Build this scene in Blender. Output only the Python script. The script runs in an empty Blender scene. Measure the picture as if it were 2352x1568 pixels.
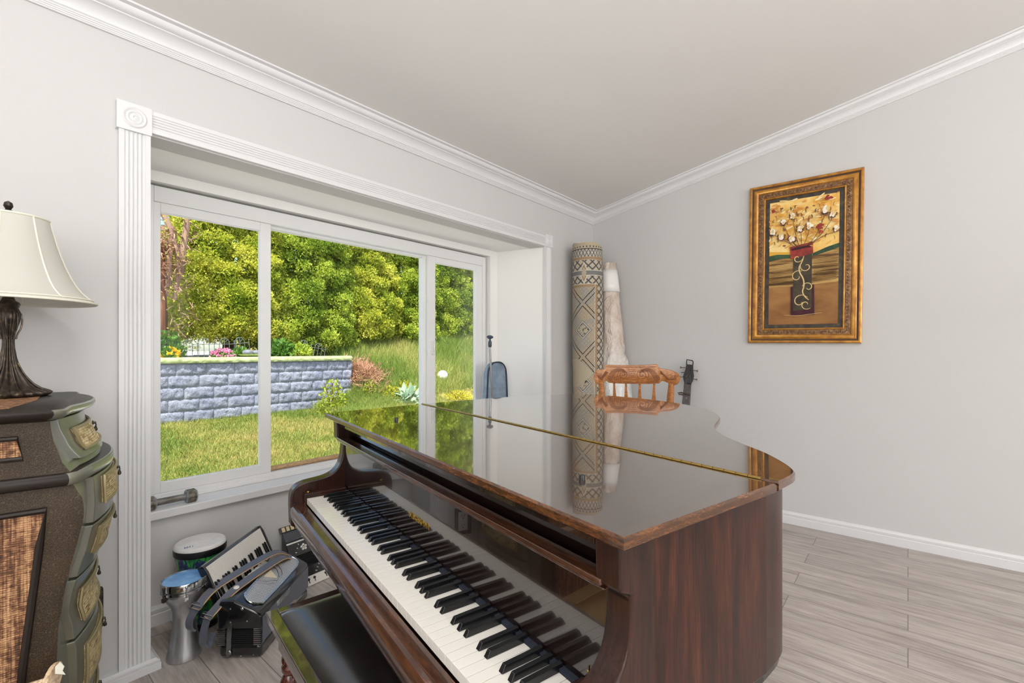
import bpy, bmesh, math, random
import numpy as np
from mathutils import Vector, Matrix
PI = math.pi
COL = bpy.context.scene.collection
random.seed(7)
rng = np.random.default_rng(11)
def R(d): return math.radians(d)

# ------------------------------------------------------------------ helpers
WM = {}
def matrix(loc=(0, 0, 0), rz=0.0):
    return Matrix.Translation(Vector(loc)) @ Matrix.Rotation(rz, 4, 'Z')

def tag(o, label=None, cat=None, group=None, kind=None):
    if label: o['label'] = label
    if cat: o['category'] = cat
    if group: o['group'] = group
    if kind: o['kind'] = kind
    return o

def thing(name, label, cat, loc=(0, 0, 0), rz=0.0, group=None):
    o = bpy.data.objects.new(name, None)
    COL.objects.link(o)
    o.location = loc
    o.rotation_euler = (0, 0, rz)
    o.empty_display_size = 0.05
    WM[o.name] = matrix(loc, rz)
    return tag(o, label, cat, group)

def copy_tree(o, parent=None, loc=None, rz=None, label=None):
    c = o.copy(); COL.objects.link(c)
    if parent is not None: c.parent = parent
    if loc is not None: c.location = loc
    if rz is not None: c.rotation_euler = (0, 0, rz)
    if label: c['label'] = label
    for ch in list(o.children): copy_tree(ch, c)
    return c

def unit(v):
    v = Vector(v); return v.normalized() if v.length > 1e-9 else Vector((0, 0, 1))

class MB:
    def __init__(s, M=None):
        s.v = []; s.f = []; s.mi = []; s.m = 0; s.M = M
    def add(s, vs, fs):
        b = len(s.v)
        for p in vs:
            p = Vector(p)
            s.v.append(tuple(s.M @ p) if s.M is not None else tuple(p))
        for f in fs:
            s.f.append(tuple(i + b for i in f)); s.mi.append(s.m)
        return s
    def box(s, c, size, rot=None):
        x, y, z = size[0] / 2, size[1] / 2, size[2] / 2
        P = [Vector(q) for q in ((-x, -y, -z), (x, -y, -z), (x, y, -z), (-x, y, -z), (-x, -y, z), (x, -y, z), (x, y, z), (-x, y, z))]
        if rot is not None: P = [rot @ q for q in P]
        c = Vector(c)
        return s.add([c + q for q in P], [(0, 3, 2, 1), (4, 5, 6, 7), (0, 1, 5, 4), (1, 2, 6, 5), (2, 3, 7, 6), (3, 0, 4, 7)])
    def bb(s, x0, x1, y0, y1, z0, z1):
        return s.box(((x0 + x1) / 2, (y0 + y1) / 2, (z0 + z1) / 2), (x1 - x0, y1 - y0, z1 - z0))
    def quad(s, *p): return s.add(p, [tuple(range(len(p)))])
    def prism(s, pts, vec):
        n = len(pts); vec = Vector(vec)
        P = [Vector(p) for p in pts]
        return s.add(P + [p + vec for p in P], [tuple(range(n - 1, -1, -1)), tuple(range(n, 2 * n))] + [(i, (i + 1) % n, (i + 1) % n + n, i + n) for i in range(n)])
    def loft(s, rings, close=True, cap=True, loop=False):
        n = len(rings[0]); V = []; F = []
        for r in rings: V += [Vector(p) for p in r]
        m = len(rings)
        for j in range(m if loop else m - 1):
            k = (j + 1) % m
            for i in range(n if close else n - 1):
                i2 = (i + 1) % n
                F.append((j * n + i, j * n + i2, k * n + i2, k * n + i))
        if cap and not loop and close:
            F.append(tuple(range(n - 1, -1, -1))); F.append(tuple((m - 1) * n + i for i in range(n)))
        return s.add(V, F)
    def lathe(s, prof, c=(0, 0, 0), seg=32, ax=None, cap=True, wob=None):
        c = Vector(c)
        Q = Vector((0, 0, 1)).rotation_difference(unit(ax)).to_matrix() if ax is not None else Matrix.Identity(3)
        rings = []
        for (r, z) in prof:
            ring = []
            for i in range(seg):
                a = 2 * PI * i / seg
                rr = r * (wob(a, z) if wob else 1)
                ring.append(c + Q @ Vector((rr * math.cos(a), rr * math.sin(a), z)))
            rings.append(ring)
        return s.loft(rings, True, cap)
    def tube(s, pts, r, seg=8, cap=True, close=False):
        P = [Vector(p) for p in pts]; n = len(P)
        rad = r if isinstance(r, (list, tuple)) else [r] * n
        T = []
        for i in range(n):
            a = P[i - 1] if (i > 0 or close) else P[i]
            b = P[(i + 1) % n] if (i < n - 1 or close) else P[i]
            T.append(unit(b - a))
        up = Vector((0, 0, 1)) if abs(T[0].z) < .9 else Vector((1, 0, 0))
        N = unit(up - T[0] * up.dot(T[0])); rings = []
        for i in range(n):
            if i > 0:
                q = T[i - 1].rotation_difference(T[i]); N = unit(q @ N)
                N = unit(N - T[i] * N.dot(T[i]))
            B = T[i].cross(N)
            rings.append([P[i] + (N * math.cos(2 * PI * k / seg) + B * math.sin(2 * PI * k / seg)) * rad[i] for k in range(seg)])
        return s.loft(rings, True, cap and not close, close)
    def strip(s, pts, side, w, th):
        # a band of width w and thickness th along pts, its width along 'side'
        P = [Vector(p) for p in pts]; n = len(P); side = unit(side); rings = []
        for i in range(n):
            t = unit(P[min(i + 1, n - 1)] - P[max(i - 1, 0)])
            sd = unit(side - t * side.dot(t)); nn = t.cross(sd)
            a, b = sd * (w / 2), nn * (th / 2)
            rings.append([P[i] - a - b, P[i] + a - b, P[i] + a + b, P[i] - a + b])
        return s.loft(rings)
    def grid(s, fn, nu, nv):
        V = [fn(i / nu, j / nv) for j in range(nv + 1) for i in range(nu + 1)]
        F = [(j * (nu + 1) + i, j * (nu + 1) + i + 1, (j + 1) * (nu + 1) + i + 1, (j + 1) * (nu + 1) + i) for j in range(nv) for i in range(nu)]
        return s.add(V, F)
    def ball(s, c, r, seg=16, rings=10, sq=(1, 1, 1)):
        c = Vector(c); rr = []
        for j in range(rings + 1):
            t = PI * j / rings; q = max(math.sin(t), 1e-3)
            rr.append([c + Vector((r * sq[0] * q * math.cos(2 * PI * i / seg), r * sq[1] * q * math.sin(2 * PI * i / seg), -r * sq[2] * math.cos(t))) for i in range(seg)])
        return s.loft(rr)
    def build(s, name, mats, parent=None, local=False, smooth=35, bevel=0, bseg=2, kind=None, subsurf=0):
        me = bpy.data.meshes.new(name)
        V = s.v
        if parent is not None and not local:
            inv = WM[parent.name].inverted()
            V = [tuple(inv @ Vector(p)) for p in V]
        me.from_pydata(V, [], s.f)
        ml = mats if isinstance(mats, (list, tuple)) else [mats]
        for m in ml: me.materials.append(m)
        if len(ml) > 1: me.polygons.foreach_set('material_index', s.mi)
        bm = bmesh.new(); bm.from_mesh(me)
        bmesh.ops.recalc_face_normals(bm, faces=bm.faces)
        bm.to_mesh(me); bm.free()
        if smooth:
            me.polygons.foreach_set('use_smooth', [True] * len(me.polygons))
            me.set_sharp_from_angle(angle=R(smooth))
        me.update()
        o = bpy.data.objects.new(name, me); COL.objects.link(o)
        if parent is not None:
            o.parent = parent; WM[o.name] = WM[parent.name]
        else: WM[o.name] = Matrix.Identity(4)
        if bevel:
            b = o.modifiers.new('bevel', 'BEVEL'); b.width = bevel; b.segments = bseg
            b.limit_method = 'ANGLE'; b.angle_limit = R(40); b.harden_normals = True
        if subsurf:
            b = o.modifiers.new('sub', 'SUBSURF'); b.levels = subsurf; b.render_levels = subsurf
        if kind: o['kind'] = kind
        return o

def np_mesh(name, V, F, mats, parent=None, mi=None):
    # V (n,3) array, F (m,k) array with k = 3 or 4
    me = bpy.data.meshes.new(name)
    n, m, k = len(V), len(F), F.shape[1]
    me.vertices.add(n); me.vertices.foreach_set('co', np.ascontiguousarray(V, dtype=np.float32).ravel())
    me.loops.add(m * k); me.loops.foreach_set('vertex_index', np.ascontiguousarray(F, dtype=np.int32).ravel())
    me.polygons.add(m); me.polygons.foreach_set('loop_start', np.arange(0, m * k, k, dtype=np.int32))
    for q in (mats if isinstance(mats, (list, tuple)) else [mats]): me.materials.append(q)
    if mi is not None: me.polygons.foreach_set('material_index', np.ascontiguousarray(mi, dtype=np.int32))
    me.update(calc_edges=True); me.validate()
    o = bpy.data.objects.new(name, me); COL.objects.link(o)
    if parent is not None: o.parent = parent; WM[o.name] = WM[parent.name]
    else: WM[o.name] = Matrix.Identity(4)
    return o

def text_mesh(body, M, size, mat, name, parent=None, extrude=.0006, shear=0, xs=1.0, offset=0):
    cu = bpy.data.curves.new(name, 'FONT'); cu.body = body; cu.size = size; cu.extrude = extrude
    cu.shear = shear; cu.offset = offset; cu.align_x = 'LEFT'; cu.resolution_u = 4
    o = bpy.data.objects.new(name, cu); COL.objects.link(o)
    bpy.context.view_layer.update()
    me = bpy.data.meshes.new_from_object(o.evaluated_get(bpy.context.evaluated_depsgraph_get()))
    bpy.data.objects.remove(o)
    T = M @ Matrix.Diagonal((xs, 1, 1, 1))
    if parent is not None: T = WM[parent.name].inverted() @ T
    me.transform(T); me.materials.clear(); me.materials.append(mat); me.name = name
    r = bpy.data.objects.new(name, me); COL.objects.link(r)
    if parent is not None: r.parent = parent; WM[r.name] = WM[parent.name]
    return r

# ------------------------------------------------------------------ materials
def lin(c):
    def g(x):
        x = x / 255.0
        return x / 12.92 if x <= .04045 else ((x + .055) / 1.055) ** 2.4
    return (g(c[0]), g(c[1]), g(c[2]), 1.0)

def new_mat(name):
    m = bpy.data.materials.new(name); m.use_nodes = True
    nt = m.node_tree
    return m, nt, nt.nodes['Principled BSDF']

def setp(b, rough=.5, metal=0, spec=.5, coat=0, coat_rough=.03, ior=None, sheen=0, trans=0):
    b.inputs['Roughness'].default_value = rough; b.inputs['Metallic'].default_value = metal
    b.inputs['Specular IOR Level'].default_value = spec
    b.inputs['Coat Weight'].default_value = coat; b.inputs['Coat Roughness'].default_value = coat_rough
    if ior: b.inputs['IOR'].default_value = ior
    if sheen: b.inputs['Sheen Weight'].default_value = sheen

def flat(name, c, rough=.5, metal=0, spec=.5, coat=0, bump=0, bscale=200, **k):
    m, nt, b = new_mat(name)
    b.inputs['Base Color'].default_value = lin(c); setp(b, rough, metal, spec, coat, **k)
    if bump:
        add_bump(nt, b, noise(nt, objc(nt), bscale, 4), bump)
    return m

def objc(nt, scale=(1, 1, 1), rot=(0, 0, 0), loc=(0, 0, 0)):
    tc = nt.nodes.new('ShaderNodeTexCoord'); mp = nt.nodes.new('ShaderNodeMapping')
    mp.inputs['Scale'].default_value = scale; mp.inputs['Rotation'].default_value = rot; mp.inputs['Location'].default_value = loc
    nt.links.new(tc.outputs['Object'], mp.inputs['Vector'])
    return mp.outputs['Vector']

def noise(nt, vec, scale, detail=4, rough=.55, dist=0):
    n = nt.nodes.new('ShaderNodeTexNoise')
    n.inputs['Scale'].default_value = scale; n.inputs['Detail'].default_value = detail
    n.inputs['Roughness'].default_value = rough; n.inputs['Distortion'].default_value = dist
    nt.links.new(vec, n.inputs['Vector']); return n.outputs['Fac']

def ramp(nt, fac, stops, mode='LINEAR'):
    r = nt.nodes.new('ShaderNodeValToRGB'); r.color_ramp.interpolation = mode
    e = r.color_ramp.elements
    while len(e) < len(stops): e.new(.5)
    for q, (p, c) in zip(e, stops):
        q.position = p; q.color = lin(c) if len(c) == 3 else c
    nt.links.new(fac, r.inputs['Fac']); return r.outputs['Color']

def mix(nt, a, b, fac, mode='MIX'):
    n = nt.nodes.new('ShaderNodeMix'); n.data_type = 'RGBA'; n.blend_type = mode
    for sock, val in ((n.inputs[6], a), (n.inputs[7], b), (n.inputs[0], fac)):
        if hasattr(val, 'is_output'): nt.links.new(val, sock)
        else: sock.default_value = val
    return n.outputs[2]

def mth(nt, op, a, b=None):
    n = nt.nodes.new('ShaderNodeMath'); n.operation = op
    for i, val in enumerate((a, b)):
        if val is None: continue
        if hasattr(val, 'is_output'): nt.links.new(val, n.inputs[i])
        else: n.inputs[i].default_value = val
    return n.outputs[0]

def add_bump(nt, b, h, strength=.2, dist=.01):
    n = nt.nodes.new('ShaderNodeBump'); n.inputs['Strength'].default_value = strength; n.inputs['Distance'].default_value = dist
    nt.links.new(h, n.inputs['Height']); nt.links.new(n.outputs['Normal'], b.inputs['Normal'])

def speck(name, stops, scale=30, stretch=(1, 1, 1), rough=.5, metal=0, coat=0, spec=.5, bump=0, detail=5, dist=0, **k):
    m, nt, b = new_mat(name)
    f = noise(nt, objc(nt, stretch), scale, detail, .6, dist)
    nt.links.new(ramp(nt, f, stops), b.inputs['Base Color'])
    setp(b, rough, metal, spec, coat, **k)
    if bump: add_bump(nt, b, f, bump)
    return m

def wood(name, dark, mid, light, stretch, rough=.35, coat=0, scale=14, spec=.5, bump=.05, **k):
    m, nt, b = new_mat(name)
    v = objc(nt, stretch)
    f = noise(nt, v, scale, 8, .62, .4)
    f2 = noise(nt, v, scale * 5.5, 3, .5, 0)
    base = ramp(nt, f, [(.3, dark), (.5, mid), (.72, light)])
    fine = ramp(nt, f2, [(.35, (150, 150, 150)), (.62, (255, 255, 255))])
    nt.links.new(mix(nt, base, fine, .75, 'MULTIPLY'), b.inputs['Base Color'])
    setp(b, rough, 0, spec, coat, **k)
    if bump: add_bump(nt, b, f2, bump, .002)
    return m

M = {}
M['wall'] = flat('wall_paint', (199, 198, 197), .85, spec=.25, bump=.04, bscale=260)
M['ceil'] = flat('ceiling_paint', (216, 214, 211), .9, spec=.2, bump=.03, bscale=200)
M['trim'] = flat('white_trim_paint', (214, 214, 215), .38, spec=.4)
M['vinyl'] = flat('white_vinyl', (228, 228, 228), .3, spec=.45)
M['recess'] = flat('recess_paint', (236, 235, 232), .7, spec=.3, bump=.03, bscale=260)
M['black_plastic'] = flat('black_plastic', (20, 20, 22), .35)
M['steel'] = flat('steel', (150, 152, 155), .28, 1)
M['chrome'] = flat('chrome', (205, 207, 210), .12, 1)
M['brass'] = flat('brass', (176, 148, 84), .3, 1)
M['gold'] = flat('gold_leaf', (205, 165, 70), .35, 1)
M['white_plastic'] = flat('white_plastic', (225, 225, 222), .3)
M['dark_metal'] = speck('dark_bronze_metal', [(.3, (46, 40, 36)), (.55, (72, 62, 54)), (.75, (128, 110, 82))], 60, rough=.36, metal=.6)

def glass_mat():
    m = bpy.data.materials.new('window_glass'); m.use_nodes = True
    nt = m.node_tree; nt.nodes.clear()
    out = nt.nodes.new('ShaderNodeOutputMaterial'); mx = nt.nodes.new('ShaderNodeMixShader')
    tr = nt.nodes.new('ShaderNodeBsdfTransparent'); gl = nt.nodes.new('ShaderNodeBsdfGlossy')
    fr = nt.nodes.new('ShaderNodeFresnel'); fr.inputs['IOR'].default_value = 1.45
    tr.inputs['Color'].default_value = (.97, .985, .975, 1); gl.inputs['Roughness'].default_value = .01
    nt.links.new(mth(nt, 'MULTIPLY', fr.outputs[0], .10), mx.inputs[0])
    nt.links.new(tr.outputs[0], mx.inputs[1]); nt.links.new(gl.outputs[0], mx.inputs[2])
    nt.links.new(mx.outputs[0], out.inputs['Surface'])
    return m
M['glass'] = glass_mat()

def floor_mat():
    m, nt, b = new_mat('plank_floor')
    v = objc(nt, (1, 1, 1), (0, 0, R(90)))
    br = nt.nodes.new('ShaderNodeTexBrick'); br.offset = .37; br.offset_frequency = 2
    br.inputs['Scale'].default_value = 1; br.inputs['Brick Width'].default_value = 1.25; br.inputs['Row Height'].default_value = .16
    br.inputs['Mortar Size'].default_value = .0016; br.inputs['Mortar Smooth'].default_value = .1; br.inputs['Bias'].default_value = 0
    br.inputs['Color1'].default_value = (0, 0, 0, 1); br.inputs['Color2'].default_value = (1, 1, 1, 1); br.inputs['Mortar'].default_value = (.5, .5, .5, 1)
    nt.links.new(v, br.inputs['Vector'])
    # every plank samples the grain at its own offset
    cx = nt.nodes.new('ShaderNodeCombineXYZ'); nt.links.new(mth(nt, 'MULTIPLY', br.outputs['Color'], 37.0), cx.inputs[0])
    nt.links.new(mth(nt, 'MULTIPLY', br.outputs['Color'], 11.0), cx.inputs[2])
    va = nt.nodes.new('ShaderNodeVectorMath'); va.operation = 'ADD'
    nt.links.new(objc(nt, (9, .75, 9)), va.inputs[0]); nt.links.new(cx.outputs[0], va.inputs[1])
    g = noise(nt, va.outputs[0], 1.35, 6, .6, 1.1)
    g2 = noise(nt, va.outputs[0], 9, 4, .6, .3)
    base = ramp(nt, g, [(.24, (142, 133, 128)), (.42, (184, 175, 169)), (.6, (202, 194, 188)), (.8, (190, 181, 176))])
    fine = ramp(nt, g2, [(.3, (205, 203, 201)), (.65, (255, 255, 255))])
    col = mix(nt, base, fine, .8, 'MULTIPLY')
    tone = ramp(nt, br.outputs['Color'], [(0, (238, 236, 236)), (1, (255, 253, 251))])
    col = mix(nt, col, tone, 1, 'MULTIPLY')
    col = mix(nt, col, lin((112, 102, 97)), br.outputs['Fac'])
    nt.links.new(col, b.inputs['Base Color']); setp(b, .42, 0, .4)
    add_bump(nt, b, mth(nt, 'SUBTRACT', mth(nt, 'MULTIPLY', g2, .25), br.outputs['Fac']), .12, .002)
    return m
M['floor'] = floor_mat()

VS = (6, 6, .45)     # grain running up and down
M['mahog'] = wood('mahogany_side', (26, 11, 8), (56, 25, 15), (88, 44, 25), VS, .36, .15, 9, spec=.3)
M['mahog_arm'] = wood('mahogany_dark', (36, 19, 15), (52, 28, 21), (68, 38, 27), VS, .3, .2, 6, bump=0, coat_rough=.05, spec=.3)
M['mahog_top'] = wood('mahogany_polished', (40, 25, 19), (60, 39, 28), (82, 54, 37), (5, .5, 5), .12, 1.0, 7, bump=0, coat_rough=.02, ior=1.65)
M['mahog_top'].node_tree.nodes['Principled BSDF'].inputs['Coat IOR'].default_value = 2.5
M['mahog_edge'] = wood('mahogany_edge', (56, 32, 14), (90, 53, 24), (128, 79, 37), (1.5, 1.5, 9), .25, .5, 16)
M['mahog_rail'] = wood('mahogany_rail', (46, 25, 16), (76, 43, 26), (112, 68, 40), (.6, 6, 6), .24, .8, 10, coat_rough=.04)
M['piano_dark'] = flat('piano_dark_lacquer', (26, 16, 13), .12, coat=1, coat_rough=.01)
M['piano_black'] = flat('piano_underside_black', (14, 12, 12), .3, coat=.4)  # near-black finish for the frame under the case
M['ivory'] = flat('key_ivory', (226, 222, 214), .16, coat=.4)
M['ebony'] = flat('key_ebony', (17, 18, 20), .24, coat=.3)
M['felt'] = flat('key_felt', (30, 36, 52), .9)
# ------------------------------------------------------------------ the room
XR, YW, XL, YB = 3.857, 2.26, -3.2, -4.2
def ceil_z(y): return 2.51 + .19 * (2.16 - y)
S = 'structure'
MB().bb(XL - .1, XR + .1, YB - .1, 2.80, -.12, 0).build('floor', M['floor'], kind=S, smooth=0)
MB().prism([(XL - .1, 2.42, ceil_z(2.42)), (XL - .1, YB - .1, ceil_z(YB - .1)), (XL - .1, YB - .1, ceil_z(YB) + .3), (XL - .1, 2.42, ceil_z(2.42) + .3)], (XR - XL + .2, 0, 0)).build('ceiling', M['ceil'], kind=S, smooth=0)
w = [(XL - .1, 0), (.487, 0), (.487, 2.076), (3.088, 2.076), (3.088, 0), (XR, 0), (XR, 2.56), (XL - .1, 2.56)]
MB().prism([(x, YW, z) for x, z in w], (0, .12, 0)).build('wall_north', M['wall'], kind=S, smooth=0)
MB().prism([(XR, 2.38, -.05), (XR, YB - .1, -.05), (XR, YB - .1, ceil_z(YB - .1) + .1), (XR, 2.38, ceil_z(2.38) + .1)], (.1, 0, 0)).build('wall_east', M['wall'], kind=S, smooth=0)
MB().prism([(XL, 2.38, -.05), (XL, YB - .1, -.05), (XL, YB - .1, ceil_z(YB - .1) + .1), (XL, 2.38, ceil_z(2.38) + .1)], (-.1, 0, 0)).build('wall_west', M['wall'], kind=S, smooth=0)
MB().bb(XL - .1, XR + .1, YB - .1, YB, -.05, 3.95).build('wall_south', M['wall'], kind=S, smooth=0)
# window recess: splayed cheeks, ceiling, lower wall, header wall with the window opening
xa, xb, ya = .535, 2.985, 2.68
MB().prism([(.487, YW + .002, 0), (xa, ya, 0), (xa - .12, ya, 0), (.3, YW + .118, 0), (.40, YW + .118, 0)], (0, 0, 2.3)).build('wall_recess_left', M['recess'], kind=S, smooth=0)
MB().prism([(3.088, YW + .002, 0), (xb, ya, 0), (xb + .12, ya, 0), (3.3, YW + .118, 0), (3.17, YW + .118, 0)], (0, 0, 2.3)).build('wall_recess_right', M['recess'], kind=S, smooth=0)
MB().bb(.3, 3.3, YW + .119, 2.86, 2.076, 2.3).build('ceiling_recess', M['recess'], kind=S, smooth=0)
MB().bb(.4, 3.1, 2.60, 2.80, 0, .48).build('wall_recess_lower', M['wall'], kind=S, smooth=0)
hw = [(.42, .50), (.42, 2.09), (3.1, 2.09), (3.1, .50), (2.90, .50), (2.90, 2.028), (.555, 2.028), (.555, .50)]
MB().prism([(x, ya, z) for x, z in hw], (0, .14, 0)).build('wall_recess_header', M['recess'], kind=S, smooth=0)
b = MB()
b.prism([(.505, 2.568, .479), (3.008, 2.568, .479), (2.97, 2.84, .479), (.545, 2.84, .479)], (0, 0, .040))
b.build('trim_1', M['trim'], kind=S, bevel=.006)
# crown moulding
CP = [(0, 0), (.010, 0), (.010, .004), (.013, .006), (.013, .010), (.016, .012), (.016, .016), (.019, .018), (.019, .022), (.024, .026), (.026, .033), (.030, .042), (.036, .050), (.044, .057), (.053, .062), (.060, .064), (.060, .068), (.070, .070), (.078, .076), (.083, .085), (.085, .090), (.090, .091), (.102, .093), (.102, .104), (0, .104)]
MB().loft([[(XL, YW - d, 2.41 + h) for d, h in CP], [(XR - d, YW - d, 2.41 + h) for d, h in CP]]).build('trim_2', M['trim'], kind=S, smooth=28)
def crz(y, d): return 2.41 + .188 * (YW - d - y)
MB().loft([[(XR - d, YW - d, 2.41 + h) for d, h in CP], [(XR - d, YB, crz(YB, d) + h) for d, h in CP]]).build('trim_3', M['trim'], kind=S, smooth=28)
# baseboards
BP = [(0, 0), (.014, 0), (.014, .050), (.011, .054), (.0125, .058), (.0125, .072), (.008, .079), (.006, .087), (0, .087)]
MB().loft([[(XR - d, YW, h) for d, h in BP], [(XR - d, YB, h) for d, h in BP]]).build('baseboard_east', M['trim'], kind=S, smooth=28)
MB().loft([[(.52, 2.60 - d, h) for d, h in BP], [(3.0, 2.60 - d, h) for d, h in BP]]).build('baseboard_recess', M['trim'], kind=S, smooth=28)
MB().loft([[(3.1, YW - d, h) for d, h in BP], [(XR, YW - d, h) for d, h in BP]]).build('baseboard_north_right', M['trim'], kind=S, smooth=28)
BQ = [(d * 1.6 + (.012 if h < .088 and d > 0 else 0), h * .52) for d, h in BP]
MB().loft([[(XL, YW - d, h) for d, h in BQ], [(.487 + d, YW - d, h) for d, h in BQ], [(.487 + d, YW + .1, h) for d, h in BQ]]).build('baseboard_north', M['trim'], kind=S, smooth=28)
# fluted casing with corner blocks
def flutes(wd, n, edge=.016, dep=.005, th=.020):
    p = [(0, 0), (0, th), (edge, th)]
    fw = (wd - 2 * edge) / n
    for i in range(n):
        for k in range(1, 6):
            a = PI * k / 6
            p.append((edge + fw * (i + .5) - fw * .42 * math.cos(a), th - dep * math.sin(a)))
        p.append((edge + fw * (i + 1), th))
    return p + [(wd, th), (wd, 0)]
fp = flutes(.096, 5)
MB().loft([[(.395 + s, YW - t, .044) for s, t in fp], [(.395 + s, YW - t, 2.072) for s, t in fp]]).build('trim_4', M['trim'], kind=S, smooth=40)
fr = flutes(.085, 5)
MB().loft([[(3.079 + s, YW - t, 0) for s, t in fr], [(3.079 + s, YW - t, 2.086) for s, t in fr]]).build('trim_5', M['trim'], kind=S, smooth=40)
MB().loft([[(.493, YW - t, 2.081 + s) for s, t in fr], [(3.079, YW - t, 2.081 + s) for s, t in fr]]).build('trim_6', M['trim'], kind=S, smooth=40)
def rosette(name, x0, x1, z0, z1):
    b = MB(); b.bb(x0, x1, YW - .026, YW, z0, z1)
    b.lathe([(.002, .0), (.006, .004), (.011, .003), (.015, .0005), (.021, .004), (.027, .001), (.034, .0045), (.0385, .001), (.039, -.006)], ((x0 + x1) / 2, YW - .0262, (z0 + z1) / 2), 40, (0, -1, 0), cap=True)
    b.build(name, M['trim'], kind=S, smooth=30)
rosette('trim_7', .388, .494, 2.066, 2.170)
rosette('trim_8', 3.074, 3.176, 2.080, 2.178)

# three light slider window
win = thing('window_1', None, None, (1.72, 2.75, .519)); win['kind'] = S
def ring(b, x0, x1, z0, z1, l, r, bt, tp, y0, y1):
    b.bb(x0, x0 + l, y0, y1, z0, z1); b.bb(x1 - r, x1, y0, y1, z0, z1)
    b.bb(x0 + l, x1 - r, y0, y1, z0, z0 + bt); b.bb(x0 + l, x1 - r, y0, y1, z1 - tp, z1)
b = MB(); ring(b, .572, 2.882, .519, 2.018, .036, .036, .040, .075, 2.715, 2.82)
b.bb(.572, 2.882, 2.705, 2.716, .519, .540)
b.build('window_frame', M['vinyl'], win, bevel=.003)
for (x0, x1, l, r) in ((.608, 1.142, .027, .057), (2.270, 2.846, .067, .078)):
    b = MB(); ring(b, x0, x1, .559, 1.943, l, r, .048, .045, 2.722, 2.752)
    ring(b, x0 + l - .008, x1 - r + .008, .600, 1.905, .010, .010, .010, .010, 2.729, 2.748)
    sa = b.build('sash', M['vinyl'], win, bevel=.002)
    MB().bb(x0 + l, x1 - r, 2.742, 2.746, .607, 1.898).build('pane', M['glass'], sa, smooth=0)
    if x0 > 2:
        k = MB(); k.bb(2.293, 2.313, 2.708, 2.724, 1.21, 1.31); k.tube([(2.303, 2.708, 1.23), (2.303, 2.695, 1.24), (2.303, 2.695, 1.28), (2.303, 2.708, 1.29)], .004, 8)
        k.build('latch', M['white_plastic'], sa, bevel=.002)
b = MB(); ring(b, 1.142, 2.270, .556, 1.946, .010, .030, .012, .020, 2.752, 2.80)
fx = b.build('fixed_sash', M['vinyl'], win, bevel=.002)
MB().bb(1.15, 2.242, 2.774, 2.778, .566, 1.928).build('pane', M['glass'], fx, smooth=0)
M['dowel'] = wood('dowel_wood', (186, 148, 104), (206, 168, 122), (222, 190, 148), (.5, 5, 5), .5, 0, 20)
tag(MB().lathe([(.013, 0), (.014, .002), (.014, 1.088), (.013, 1.09)], (1.146, 2.752, .573), 14, (1, 0, 0)).build('wooden_dowel', M['dowel']),
    'long tan wooden dowel lying in the window track below the middle pane', 'stick')

# added dummy windows behind the camera: frames and opaque panes on solid walls
def dummy_window(n, c, ax, wd, ht):
    t = thing('window_%d' % n, None, None, c); t['kind'] = S  # added stand-in that dresses a fill lamp
    b = MB(); u = Vector((1, 0, 0)) if ax == 'y' else Vector((0, 1, 0)); nrm = Vector((0, 1, 0)) if ax == 'y' else Vector((1, 0, 0))
    c = Vector(c)
    for s in (-1, 1):
        for off, sz in ((u * s * (wd / 2 + .04), (.08, .04, ht + .16)), (Vector((0, 0, s * (ht / 2 + .04))), (wd, .04, .08))):
            sz = sz if ax == 'y' else (sz[1], sz[0], sz[2])
            b.box(c + off + nrm * .02, sz)
    sz = (.05, .03, ht) if ax == 'y' else (.03, .05, ht)
    b.box(c + nrm * .015, sz)
    b.build('window_frame', M['vinyl'], t, bevel=.004)
    sz = (wd, .006, ht) if ax == 'y' else (.006, wd, ht)
    MB().box(c + nrm * .004, sz).build('pane', M['white_plastic'], t, smooth=0)
    return t

# electrical outlet on the window wall
t = thing('wall_outlet', 'electrical outlet with a dark ornate cover plate low on the wall beside the window casing', 'outlet', (.306, YW, .30))
b = MB(Matrix.Translation((-.012, 0, 0)))
for s in (-1, 1):
    b.bb(.318 + s * .037 - .010, .318 + s * .037 + .010, YW - .012, YW, .238, .368)
    b.bb(.290, .346, YW - .010, YW, .30 + s * .062 - .009, .30 + s * .062 + .009)
    for k in (-1, 1):
        b.lathe([(.001, 0), (.012, .004), (.010, .010), (.002, .012)], (.318 + s * .036, YW - .002, .303 + k * .066), 8, (0, -1, 0))
b.build('cover_frame', M['dark_metal'], t, bevel=.002)
b = MB(Matrix.Translation((-.012, 0, 0))); b.bb(.292, .344, YW - .009, YW, .250, .356); b.build('cover_plate', M['white_plastic'], t, bevel=.002)
b = MB(Matrix.Translation((-.012, 0, 0)))
for dz in (-.026, .026):
    b = MB(Matrix.Translation((-.012, 0, 0)))
    b.bb(.309, .312, YW - .0105, YW - .008, .303 + dz - .002, .303 + dz + .009); b.bb(.324, .327, YW - .0105, YW - .008, .303 + dz - .002, .303 + dz + .009)
    b.lathe([(.0035, 0), (.0035, .002)], (.318, YW - .0085, .303 + dz - .010), 8, (0, -1, 0))
    b.build('socket_slots', M['black_plastic'], t)
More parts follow.
